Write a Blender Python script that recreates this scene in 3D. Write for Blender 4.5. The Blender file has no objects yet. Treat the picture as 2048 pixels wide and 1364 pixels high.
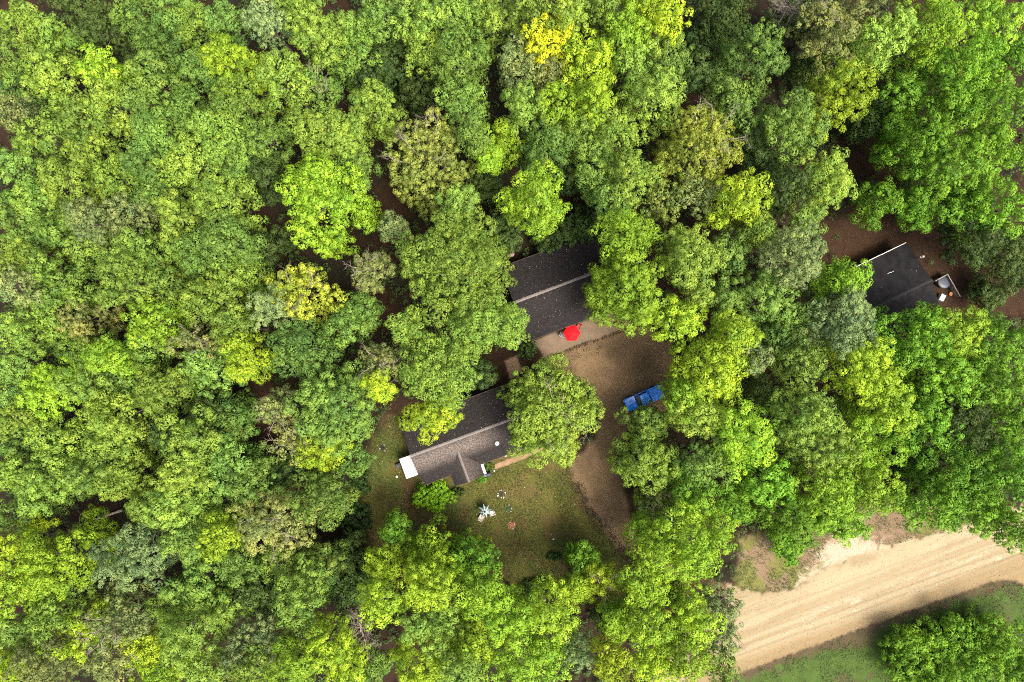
import bpy, math, random
import numpy as np
from mathutils import Vector, Matrix

# ------------------------------------------------------------------ camera, sky, sun, exposure
H = 97.0                       # drone height in metres
F = 2048 * 24.0 / 36.0         # focal length in photo pixels
CX, CY = 1024.0, 682.0
SC = bpy.context.scene
COL = SC.collection
cam_d = bpy.data.cameras.new("drone_camera")
cam_d.lens = 24.0; cam_d.sensor_width = 36.0; cam_d.clip_start = 1.0; cam_d.clip_end = 6000.0
cam = bpy.data.objects.new("drone_camera", cam_d); COL.objects.link(cam)
cam.location = (0, 0, H); cam.rotation_euler = (0, 0, 0)
SC.camera = cam

SUN_AZ = math.atan2(-0.62, 0.78)      # towards the sun, from +x
SUN_EL = math.radians(60)
w = bpy.data.worlds.new("World"); SC.world = w; w.use_nodes = True
nt = w.node_tree; nt.nodes.clear()
sky = nt.nodes.new('ShaderNodeTexSky'); sky.sky_type = 'NISHITA'; sky.sun_disc = False
sky.sun_elevation = SUN_EL; sky.sun_rotation = math.pi/2 - SUN_AZ
sky.air_density = .8; sky.dust_density = 8.0; sky.ozone_density = 1.0
bg = nt.nodes.new('ShaderNodeBackground'); bg.inputs[1].default_value = 0.15
wo = nt.nodes.new('ShaderNodeOutputWorld')
nt.links.new(sky.outputs[0], bg.inputs[0]); nt.links.new(bg.outputs[0], wo.inputs[0])
sd = bpy.data.lights.new("sun", 'SUN'); sd.energy = 2.3; sd.angle = math.radians(22.0); sd.color = (1.0, 0.95, 0.86)
so = bpy.data.objects.new("sun", sd); COL.objects.link(so)
sv = Vector((math.cos(SUN_AZ)*math.cos(SUN_EL), math.sin(SUN_AZ)*math.cos(SUN_EL), math.sin(SUN_EL)))
so.rotation_euler = sv.to_track_quat('Z', 'Y').to_euler(); so.location = (0, 0, 60)
vs = SC.view_settings
vs.view_transform = 'Standard'; vs.look = 'None'; vs.gamma = 1.0; vs.use_curve_mapping = False
vs.exposure = 1.33
SC.cycles.use_denoising = False; SC.cycles.use_adaptive_sampling = False; SC.cycles.filter_width = 1.1; SC.cycles.max_bounces = 8; SC.cycles.diffuse_bounces = 4; SC.cycles.transparent_max_bounces = 4

# ------------------------------------------------------------------ small helpers
RNG = np.random.default_rng(11)

def P(px, py, z=0.0):
    s = (H - z) / F
    return np.array([(px - CX) * s, -(py - CY) * s, z])

def srgb(h):
    c = [int(h[i:i+2], 16) / 255 for i in (0, 2, 4)]
    return tuple(x/12.92 if x <= .04045 else ((x+.055)/1.055)**2.4 for x in c)

def make_mesh(name, verts, faces=None, quads=None, tris=None):
    """faces: list of index lists, or quads/tris: numpy arrays."""
    me = bpy.data.meshes.new(name)
    verts = np.asarray(verts, dtype=np.float32).reshape(-1, 3)
    if faces is not None:
        me.from_pydata([tuple(map(float, v)) for v in verts], [], [tuple(f) for f in faces])
        me.update()
        return me
    idx, starts, tot = [], [], []
    pos = 0
    for arr, n in ((quads, 4), (tris, 3)):
        if arr is None or len(arr) == 0: continue
        arr = np.asarray(arr, dtype=np.int32).reshape(-1, n)
        idx.append(arr.ravel()); starts.append(pos + np.arange(len(arr), dtype=np.int32) * n)
        tot.append(np.full(len(arr), n, dtype=np.int32)); pos += arr.size
    idx = np.concatenate(idx); starts = np.concatenate(starts); tot = np.concatenate(tot)
    me.vertices.add(len(verts)); me.vertices.foreach_set('co', verts.ravel())
    me.loops.add(len(idx)); me.loops.foreach_set('vertex_index', idx)
    me.polygons.add(len(starts)); me.polygons.foreach_set('loop_start', starts)
    me.polygons.foreach_set('loop_total', tot)
    me.update(calc_edges=True)
    return me

def link(name, me, mat=None, parent=None, loc=None, smooth=False):
    o = bpy.data.objects.new(name, me); COL.objects.link(o)
    if me is not None and mat is not None:
        me.materials.clear()
        for m in (mat if isinstance(mat, (list, tuple)) else [mat]): me.materials.append(m)
    if smooth and me is not None:
        me.polygons.foreach_set('use_smooth', np.ones(len(me.polygons), dtype=bool))
    if parent is not None: o.parent = parent
    if loc is not None: o.location = loc
    return o

def tag(o, label=None, cat=None, group=None, kind=None):
    if label: o['label'] = label
    if cat: o['category'] = cat
    if group: o['group'] = group
    if kind: o['kind'] = kind
    return o

def empty(name, loc=(0, 0, 0), rz=0.0):
    o = bpy.data.objects.new(name, None); COL.objects.link(o)
    o.location = [float(a) for a in loc]; o.rotation_euler = (0, 0, rz); o.empty_display_size = 0.3
    return o

class MB:
    """collects simple shapes into one mesh"""
    def __init__(s): s.v = []; s.f = []
    def add(s, vs_, fs_):
        b = len(s.v); s.v += [tuple(map(float, v)) for v in vs_]; s.f += [tuple(i + b for i in f) for f in fs_]
        return s
    def box(s, x0, x1, y0, y1, z0, z1):
        return s.add([(x0,y0,z0),(x1,y0,z0),(x1,y1,z0),(x0,y1,z0),(x0,y0,z1),(x1,y0,z1),(x1,y1,z1),(x0,y1,z1)],
                     [(0,3,2,1),(4,5,6,7),(0,1,5,4),(1,2,6,5),(2,3,7,6),(3,0,4,7)])
    def hexa(s, bot, top):
        return s.add(list(bot) + list(top), [(0,3,2,1),(4,5,6,7),(0,1,5,4),(1,2,6,5),(2,3,7,6),(3,0,4,7)])
    def tube(s, p0, p1, r0, r1=None, n=8, cap=True):
        r1 = r0 if r1 is None else r1
        p0 = Vector(p0); p1 = Vector(p1); d = (p1 - p0).normalized()
        a = d.orthogonal().normalized(); b = d.cross(a)
        vs_ = []
        for p, r in ((p0, r0), (p1, r1)):
            for k in range(n):
                t = 2*math.pi*k/n; vs_.append(p + a*math.cos(t)*r + b*math.sin(t)*r)
        fs_ = [(k, (k+1) % n, n + (k+1) % n, n + k) for k in range(n)]
        if cap: fs_ += [tuple(reversed(range(n))), tuple(range(n, 2*n))]
        return s.add(vs_, fs_)
    def lathe(s, prof, c=(0, 0, 0), n=16, cap=True):
        vs_ = []; fs_ = []
        for r, z in prof:
            for k in range(n):
                t = 2*math.pi*k/n; vs_.append((c[0]+r*math.cos(t), c[1]+r*math.sin(t), c[2]+z))
        for i in range(len(prof)-1):
            for k in range(n):
                fs_.append((i*n+k, i*n+(k+1) % n, (i+1)*n+(k+1) % n, (i+1)*n+k))
        if cap: fs_ += [tuple(reversed(range(n))), tuple(range((len(prof)-1)*n, len(prof)*n))]
        return s.add(vs_, fs_)
    def build(s, name, mat, parent=None, loc=None, smooth=False, bevel=0):
        me = make_mesh(name, s.v, faces=s.f)
        o = link(name, me, mat, parent, loc, smooth)
        if bevel:
            m = o.modifiers.new('bevel', 'BEVEL'); m.width = bevel; m.segments = 2; m.limit_method = 'ANGLE'
        return o

def mat_new(name):
    m = bpy.data.materials.new(name); m.use_nodes = True
    nt = m.node_tree; nt.nodes.clear()
    out = nt.nodes.new('ShaderNodeOutputMaterial'); b = nt.nodes.new('ShaderNodeBsdfPrincipled')
    nt.links.new(b.outputs[0], out.inputs[0])
    return m, nt, b, out

def N(nt, t, **kw):
    n = nt.nodes.new(t)
    for k, v in kw.items():
        if k.startswith('i_'):
            key = k[2:]
            key = int(key) if key.isdigit() else key.replace('_', ' ')
            n.inputs[key].default_value = v
        else: setattr(n, k, v)
    return n

def simple_mat(name, col, rough=0.6, metal=0.0, noise=0.15, scale=3.0, spec=0.4, coat=0.0):
    col = tuple(c*.72 for c in col)
    m, nt, b, out = mat_new(name)
    tc = N(nt, 'ShaderNodeTexCoord'); n = N(nt, 'ShaderNodeTexNoise', i_Scale=scale, i_Detail=6.0)
    nt.links.new(tc.outputs['Object'], n.inputs['Vector'])
    mr = N(nt, 'ShaderNodeMapRange', i_3=1.0 - noise, i_4=1.0 + noise)
    mr.inputs[1].default_value = 0.3; mr.inputs[2].default_value = 0.7
    nt.links.new(n.outputs[0], mr.inputs[0])
    mx = N(nt, 'ShaderNodeVectorMath', operation='MULTIPLY'); mx.inputs[0].default_value = col
    nt.links.new(mr.outputs[0], mx.inputs[1]); nt.links.new(mx.outputs[0], b.inputs['Base Color'])
    b.inputs['Roughness'].default_value = rough; b.inputs['Metallic'].default_value = metal
    b.inputs['Specular IOR Level'].default_value = spec; b.inputs['Coat Weight'].default_value = coat
    return m

# numpy value noise -------------------------------------------------
_PERM = RNG.random((256, 256)).astype(np.float32)
def vnoise(x, y):
    xi = np.floor(x).astype(np.int64); yi = np.floor(y).astype(np.int64)
    fx = x - xi; fy = y - yi
    fx = fx*fx*(3-2*fx); fy = fy*fy*(3-2*fy)
    g = lambda a, b: _PERM[a & 255, b & 255]
    return (g(xi,yi)*(1-fx)+g(xi+1,yi)*fx)*(1-fy) + (g(xi,yi+1)*(1-fx)+g(xi+1,yi+1)*fx)*fy
def fbm(x, y, o=4):
    t = 0; a = 0.5; s = 0
    for k in range(o):
        t = t + a*vnoise(x*(2**k)+17.3*k, y*(2**k)-9.1*k); s += a; a *= .55
    return t/s
def smooth(a, b, x):
    t = np.clip((x-a)/(b-a), 0, 1); return t*t*(3-2*t)
def poly_sd(px, py, poly):
    """signed distance in px, positive inside"""
    poly = np.asarray(poly, float); n = len(poly)
    d = np.full(px.shape, 1e18); inside = np.zeros(px.shape, bool)
    for i in range(n):
        ax, ay = poly[i]; bx, by = poly[(i+1) % n]
        ex, ey = bx-ax, by-ay
        t = np.clip(((px-ax)*ex+(py-ay)*ey)/(ex*ex+ey*ey+1e-9), 0, 1)
        d = np.minimum(d, (px-ax-ex*t)**2+(py-ay-ey*t)**2)
        c = ((ay > py) != (by > py)) & (px < (bx-ax)*(py-ay)/(by-ay+1e-12)+ax)
        inside ^= c
    return np.where(inside, 1, -1)*np.sqrt(d)

# ------------------------------------------------------------------ ground zones (outlines in photo pixels at z = 0)
LAWN = [(712,1000),(735,905),(770,840),(810,830),(1080,850),(1100,880),(1135,920),(1152,960),(1172,1005),(1210,1055),(1262,1115),(1310,1145),
        (1290,1180),(1200,1210),(1080,1200),(960,1180),(830,1150),(740,1080)]
DRIVE = [(1085,724),(1160,690),(1230,664),(1290,650),(1345,690),(1350,760),(1345,830),(1290,852),(1252,862),(1236,905),(1240,960),(1256,1010),
         (1270,1060),(1300,1105),(1360,1140),(1455,1170),(1480,1260),(1400,1240),(1330,1190),(1284,1132),(1245,1105),(1205,1055),(1170,1008),
         (1150,965),(1140,930),(1165,905),(1195,870),(1200,820),(1185,770),(1120,745)]
PATIO = [(1061,684),(1228,620),(1262,640),(1256,655),(1227,666),(1159,689),(1090,719),(1078,697)]
PATH = [(962,940),(1000,925),(1048,906),(1100,885),(1104,893),(1052,916),(1004,934),(967,947)]
PATH2 = [(1010,722),(1032,712),(1045,742),(1020,760)]
SOUTHVERGE_EDGE = lambda x: 1362 - .362*(x-1431.6)
ROAD = [(1180,1500),(1290,1380),(1380,1262),(1452,1205),(1450,1165),(1466,1172),(1490,1181),(1545,1186),(1590,1176),(1640,1140),(1700,1116),
        (1780,1092),(1880,1066),(2048,1008),(2500,845),(2500,965),(2060,1128),(2100,1200),(2120,1240),(2070,1192),(2040,1166),(2012,1158),(1985,1162),(1938,1180),(1805,1226),(1669,1276),(1431.6,1364),(1360,1440),(1300,1500)]
SAND = [(1590,1176),(1612,1150),(1640,1128),(1655,1090),(1685,1068),(1712,1062),(1720,1078),(1752,1092),(1780,1096),(1740,1112),(1700,1122),(1650,1140)]
VERGE = [(1470,1172),(1478,1130),(1482,1080),(1520,1060),(1640,1050),(1760,1000),(1860,990),(1960,1040),(2048,1020),(2200,980),(2200,1040),(1880,1070),(1780,1094),(1640,1142),(1590,1178),(1545,1188),(1500,1184)]
SOUTHV = [(1400,1380),(1431,1364),(1669,1276),(1805,1226),(1938,1180),(1985,1162),(2015,1160),(2045,1175),(2200,1290),(2400,1500),(1400,1600)]
BROWN = [[(1625,480),(1690,420),(1740,380),(1760,300),(1785,330),(1800,420),(1870,440),(1960,520),(2048,580),(2060,640),(1900,640),(1700,560)],
         [(735,430),(750,350),(800,370),(840,440),(790,440)], [(725,640),(745,570),(800,590),(780,660),(740,690)],
         [(950,780),(975,700),(1040,700),(1060,740),(1010,790)], [(750,880),(770,820),(850,810),(850,850),(790,890)],
         [(500,900),(500,760),(545,740),(560,800),(570,900)], [(900,240),(940,240),(930,310),(900,300)]]

ZC = {  # base albedo, linear
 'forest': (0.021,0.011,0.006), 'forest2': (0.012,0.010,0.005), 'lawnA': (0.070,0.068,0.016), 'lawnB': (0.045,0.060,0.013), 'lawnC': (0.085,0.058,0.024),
 'drive': (0.135,0.092,0.051), 'drive2': (0.104,0.070,0.041), 'patio': (0.131,0.094,0.066), 'path': (0.202,0.131,0.084),
 'road': (0.198,0.156,0.097), 'road2': (0.238,0.196,0.130), 'road3': (0.165,0.118,0.060), 'sand': (0.289,0.240,0.183), 'vergeA': (0.105,0.105,0.032), 'vergeB': (0.143,0.100,0.066),
 'svA': (0.038,0.066,0.013), 'svB': (0.059,0.042,0.025), 'brown': (0.035,0.018,0.009)}

def q0(px, py): return (py+.362*px-1880)/1.063
def ground_fields(px, py):
    """returns colour (n,3) and zone id (n)  0 forest 1 lawn 2 driveway 3 patio 4 path 5 road 6 verge"""
    x = px/14.07; y = py/14.07
    c = lambda k: np.array(ZC[k])[None, :]
    mix = lambda a, b, t: a*(1-t[:, None]) + b*t[:, None]
    n1 = fbm(x*.35, y*.35); n2 = fbm(x*1.3+40, y*1.3, 5); n3 = fbm(x*.12+9, y*.12+3, 3); n4 = fbm(x*3.1, y*3.1+77, 3)
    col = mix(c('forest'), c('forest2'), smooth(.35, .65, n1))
    zone = np.zeros(px.shape, int)
    jit = (n2-.5)*26 + (n4-.5)*10
    for b in BROWN:
        t = smooth(-14, 22, poly_sd(px, py, b)+jit*1.5)
        col = mix(col, c('brown')*(.55+.4*n2[:, None]), t)
    # lawn
    s = poly_sd(px, py, LAWN); t = smooth(-16, 20, s + jit*1.2)
    lc = mix(np.broadcast_to(c('lawnA'), col.shape), np.broadcast_to(c('lawnB'), col.shape), smooth(.42, .6, fbm(x*.3+5, y*.3)))
    lc = mix(lc, c('lawnC'), smooth(.50, .68, fbm(x*.5+50, y*.5+10))*.6)
    # bare soil strip beside the bush and at the west end
    lc = mix(lc, c('brown')*1.5, smooth(26, 0, np.abs(poly_sd(px, py, [(812,960),(822,958),(850,1010),(900,1060),(890,1070),(838,1030)]))+jit*.5)*.75)
    lc = mix(lc, c('lawnB')*1.5, smooth(40, 0, np.hypot(px-745, py-960)/1.4)*.5)
    lc *= (1-.38*smooth(1030, 1190, py))[:, None]*0+1
    col = mix(col, lc, t); zone[s > 0] = 1
    # verge by the road
    s = poly_sd(px, py, VERGE); t = smooth(-8, 8, s+jit*.7)
    vc = mix(np.broadcast_to(c('vergeA'), col.shape), np.broadcast_to(c('vergeB'), col.shape), smooth(.42, .58, n1+.25*(n2-.5)+.22*smooth(1150, 1080, py)-.12))
    col = mix(col, vc, t); zone[s > 0] = 6
    s = poly_sd(px, py, SOUTHV); t = smooth(-4, 4, s+jit*.3)
    e = py-SOUTHVERGE_EDGE(px)
    vc = mix(np.broadcast_to(c('svA'), col.shape)*(.8+.5*n2[:, None]), np.broadcast_to(c('svB'), col.shape), np.clip(smooth(26, 8, e+jit*1.2)+smooth(.55, .7, n1)*.7, 0, 1))
    col = mix(col, vc, t); zone[s > 0] = 6
    # driveway
    s = poly_sd(px, py, DRIVE); t = smooth(-7, 7, s+jit*.45)
    dc = mix(np.broadcast_to(c('drive'), col.shape), np.broadcast_to(c('drive2'), col.shape), smooth(.40, .62, n1+.12*(n4-.5)))
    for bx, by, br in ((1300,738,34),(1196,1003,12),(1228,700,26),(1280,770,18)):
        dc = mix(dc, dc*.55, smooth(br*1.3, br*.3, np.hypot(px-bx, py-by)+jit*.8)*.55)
    dc = mix(dc, dc*1.25, smooth(16, 4, np.abs(px-(1160+.62*(py-960)))+jit*.4)*smooth(930, 980, py)*.8)
    dc *= (.86+.28*n4)[:, None]
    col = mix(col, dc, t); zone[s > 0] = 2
    # sand and road
    s = poly_sd(px, py, SAND); t = smooth(-16, 10, s+jit*1.9); col = mix(col, c('sand')*(.85+.3*n4[:, None]), t)
    s = poly_sd(px, py, ROAD); t = smooth(-4, 4, s+jit*(.28+.5*smooth(1400, 1480, px)*(py < 1210)*(q0(px, py) < -80)))
    q = (py+.362*px-1880)/1.063            # distance from lower edge, negative is up
    rr = fbm(q*.16+.004*px, px*.0035+3, 4); r2 = fbm(q*.5, px*.006+30, 3)
    rc = mix(np.broadcast_to(c('road'), col.shape), np.broadcast_to(c('road2'), col.shape), smooth(.40, .62, rr))
    rc = mix(rc, c('road3'), smooth(-42, -8, q+14*(r2-.5))*.75)
    rc = mix(rc, c('road2')*1.12, smooth(.5, .66, n3+.2*(n2-.5))*smooth(-60, -120, q)*.7)
    for qc, wd, st in ((-33,1.6,.5),(-47,1.3,.45),(-72,1.7,.3),(-96,1.4,.3)):
        rc = mix(rc, c('road3')*.82, smooth(wd+1.6, wd*.3, np.abs(q-qc+5*(fbm(px*.01, py*0+qc)-.5)))*st)
    # chalky worn spots along the wheel tracks
    for qc in (-54, -36, -62):
        sp = smooth(.60, .70, fbm(px*.045+qc, q*.22, 3))*smooth(5, 1, np.abs(q-qc-3*(n2-.5)))
        rc = mix(rc, c('sand')*1.1, sp*smooth(1500, 1700, px)*.8)
    rc *= (.92+.16*n4)[:, None]
    col = mix(col, rc, t); zone[s > 0] = 5
    # concrete
    s = poly_sd(px, py, PATIO); t = smooth(-1.2, 1.2, s+jit*.04)
    pc = c('patio')*(.80+.4*n2[:, None]); col = mix(col, pc, t); zone[s > 0] = 3
    for pth in (PATH, PATH2):
        s = poly_sd(px, py, pth); t = smooth(-1.6, 1.6, s+jit*.08)
        col = mix(col, c('path')*(.75+.5*n2[:, None]), t); zone[s > 0] = 4
    return np.clip(col, 0, 1), zone

def ground_mat(name, grain, contrast, bump, rough=0.95, speck=None):
    m, nt, b, out = mat_new(name)
    at = N(nt, 'ShaderNodeAttribute', attribute_name='albedo')
    tc = N(nt, 'ShaderNodeTexCoord')
    n = N(nt, 'ShaderNodeTexNoise', i_Scale=grain, i_Detail=5.0, i_Roughness=0.75)
    nt.links.new(tc.outputs['Object'], n.inputs['Vector'])
    mr = N(nt, 'ShaderNodeMapRange', i_3=1.0-contrast, i_4=1.0+contrast)
    mr.inputs[1].default_value = .32; mr.inputs[2].default_value = .68
    nt.links.new(n.outputs[0], mr.inputs[0])
    v = N(nt, 'ShaderNodeVectorMath', operation='MULTIPLY')
    nt.links.new(at.outputs['Color'], v.inputs[0]); nt.links.new(mr.outputs[0], v.inputs[1])
    last = v.outputs[0]
    # warm and green hue drift
    n2 = N(nt, 'ShaderNodeTexNoise', i_Scale=grain*.45, i_Detail=3.0)
    nt.links.new(tc.outputs['Object'], n2.inputs['Vector'])
    cr = N(nt, 'ShaderNodeValToRGB'); cr.color_ramp.elements[0].position = .35; cr.color_ramp.elements[1].position = .65
    cr.color_ramp.elements[0].color = (1.15,.95,.85,1); cr.color_ramp.elements[1].color = (.88,1.06,1.0,1)
    nt.links.new(n2.outputs[0], cr.inputs[0])
    v2 = N(nt, 'ShaderNodeVectorMath', operation='MULTIPLY'); nt.links.new(last, v2.inputs[0]); nt.links.new(cr.outputs[0], v2.inputs[1])
    last = v2.outputs[0]
    nt.links.new(last, b.inputs['Base Color'])
    b.inputs['Roughness'].default_value = rough; b.inputs['Specular IOR Level'].default_value = .2
    bp = N(nt, 'ShaderNodeBump', i_Strength=bump, i_Distance=.06)
    nt.links.new(n.outputs[0], bp.inputs['Height']); nt.links.new(bp.outputs[0], b.inputs['Normal'])
    return m

def build_ground():
    s = 0.22
    xs = np.arange(-78, 78+s, s); ys = np.arange(-53, 53+s, s)
    X, Y = np.meshgrid(xs, ys); nx, ny = len(xs), len(ys)
    fx, fy = X.ravel(), Y.ravel()
    px = fx*F/H+CX; py = -fy*F/H+CY
    col, zone = ground_fields(px, py)
    Z = (fbm(fx*.5, fy*.5, 3)-.5)*.10 + (fbm(fx*2.2, fy*2.2, 2)-.5)*.05
    calm = np.isin(zone, (3, 4)); Z[calm] *= .2; Z[zone == 5] *= .35
    V = np.stack([fx, fy, Z], 1)
    i = np.arange((nx-1)*(ny-1)); r = i//(nx-1); cc = i % (nx-1); a = r*nx+cc
    Q = np.stack([a, a+1, a+1+nx, a+nx], 1)
    zq = zone[a]
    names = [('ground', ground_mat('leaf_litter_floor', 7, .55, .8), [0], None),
             ('lawn', ground_mat('lawn_turf', 9, .45, .7), [1], None),
             ('driveway', ground_mat('packed_gravel', 9, .26, .5), [2], None),
             ('patio', ground_mat('patio_concrete', 5, .16, .15, .8), [3], None),
             ('path', ground_mat('worn_concrete_path', 7, .2, .2, .8), [4], None),
             ('road', ground_mat('dirt_road', 8, .10, .3), [5], None),
             ('grass_verge', ground_mat('verge_turf', 9, .5, .8), [6], None)]
    for nm, m, ids, _ in names:
        sel = Q[np.isin(zq, ids)]
        used, inv = np.unique(sel, return_inverse=True)
        v = V[used]; q = inv.reshape(-1, 4); c = col[used]
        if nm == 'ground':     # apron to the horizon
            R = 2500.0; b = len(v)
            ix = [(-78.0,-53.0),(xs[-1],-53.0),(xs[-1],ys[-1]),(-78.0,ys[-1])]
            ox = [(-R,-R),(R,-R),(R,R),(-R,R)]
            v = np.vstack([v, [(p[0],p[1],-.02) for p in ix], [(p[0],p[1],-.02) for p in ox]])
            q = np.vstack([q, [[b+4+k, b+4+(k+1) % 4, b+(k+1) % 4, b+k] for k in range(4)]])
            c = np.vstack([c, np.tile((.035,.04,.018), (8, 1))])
        me = make_mesh(nm, v, quads=q)
        at = me.attributes.new('albedo', 'FLOAT_COLOR', 'POINT')
        at.data.foreach_set('color', np.hstack([c, np.ones((len(c), 1))]).astype(np.float32).ravel())
        o = link(nm, me, m, smooth=True); tag(o, kind='structure')
build_ground()

# ------------------------------------------------------------------ foliage machinery
def leaf_mat(name, trans=.35, rough=.5):
    m, nt, b, out = mat_new(name)
    oi = N(nt, 'ShaderNodeObjectInfo'); at = N(nt, 'ShaderNodeAttribute', attribute_name='tone')
    # tone 0..1: old deep to fresh yellow leaves, plus painted-in lit tops and shade
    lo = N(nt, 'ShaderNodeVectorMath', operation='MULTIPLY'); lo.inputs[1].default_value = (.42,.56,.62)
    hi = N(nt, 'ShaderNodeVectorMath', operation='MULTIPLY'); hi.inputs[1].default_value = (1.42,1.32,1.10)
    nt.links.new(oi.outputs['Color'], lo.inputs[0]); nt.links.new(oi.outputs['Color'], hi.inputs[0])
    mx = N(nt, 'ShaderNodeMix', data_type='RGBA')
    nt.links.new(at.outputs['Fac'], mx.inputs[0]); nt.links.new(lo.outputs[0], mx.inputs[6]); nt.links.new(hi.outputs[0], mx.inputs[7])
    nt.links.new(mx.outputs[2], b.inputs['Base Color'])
    b.inputs['Roughness'].default_value = rough; b.inputs['Specular IOR Level'].default_value = .22
    tr = N(nt, 'ShaderNodeBsdfTranslucent')
    t2 = N(nt, 'ShaderNodeVectorMath', operation='MULTIPLY'); t2.inputs[1].default_value = (1.25,1.2,.55)
    nt.links.new(mx.outputs[2], t2.inputs[0]); nt.links.new(t2.outputs[0], tr.inputs[0])
    ms = N(nt, 'ShaderNodeMixShader', i_0=trans)
    nt.links.new(b.outputs[0], ms.inputs[1]); nt.links.new(tr.outputs[0], ms.inputs[2]); nt.links.new(ms.outputs[0], out.inputs[0])
    return m
LEAF = leaf_mat('broadleaf_foliage', .24, .62)

def unit(v): return v/np.maximum(np.linalg.norm(v, axis=-1, keepdims=True), 1e-9)

def leaves_mesh(name, C, Nn, size, tone, rng, droop=0.0, spread=.17):
    """one kite-shaped leaf spray per centre C with mean normal Nn"""
    n = len(C)
    nn = unit(Nn + rng.normal(0, spread, (n, 3)))
    t = unit(np.cross(nn, rng.normal(0, 1, (n, 3)))); b = np.cross(nn, t)
    s = size[:, None]
    v0 = C - t*s*.55; v1 = C + b*s*.42 + nn*s*.10; v2 = C + t*s*.62; v3 = C - b*s*.42 + nn*s*.10
    V = np.stack([v0, v1, v2, v3], 1).reshape(-1, 3)
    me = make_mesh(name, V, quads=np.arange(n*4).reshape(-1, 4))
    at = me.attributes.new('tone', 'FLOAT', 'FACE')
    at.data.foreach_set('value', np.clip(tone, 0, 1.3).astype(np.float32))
    return me

def fib_sphere(n, rng):
    i = np.arange(n)+.5; ph = np.arccos(1-2*i/n); th = np.pi*(1+5**.5)*i + rng.random()*6.28
    v = np.stack([np.cos(th)*np.sin(ph), np.sin(th)*np.sin(ph), np.cos(ph)], 1)
    return unit(v + rng.normal(0, .35/np.sqrt(n), v.shape)*2)

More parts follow.
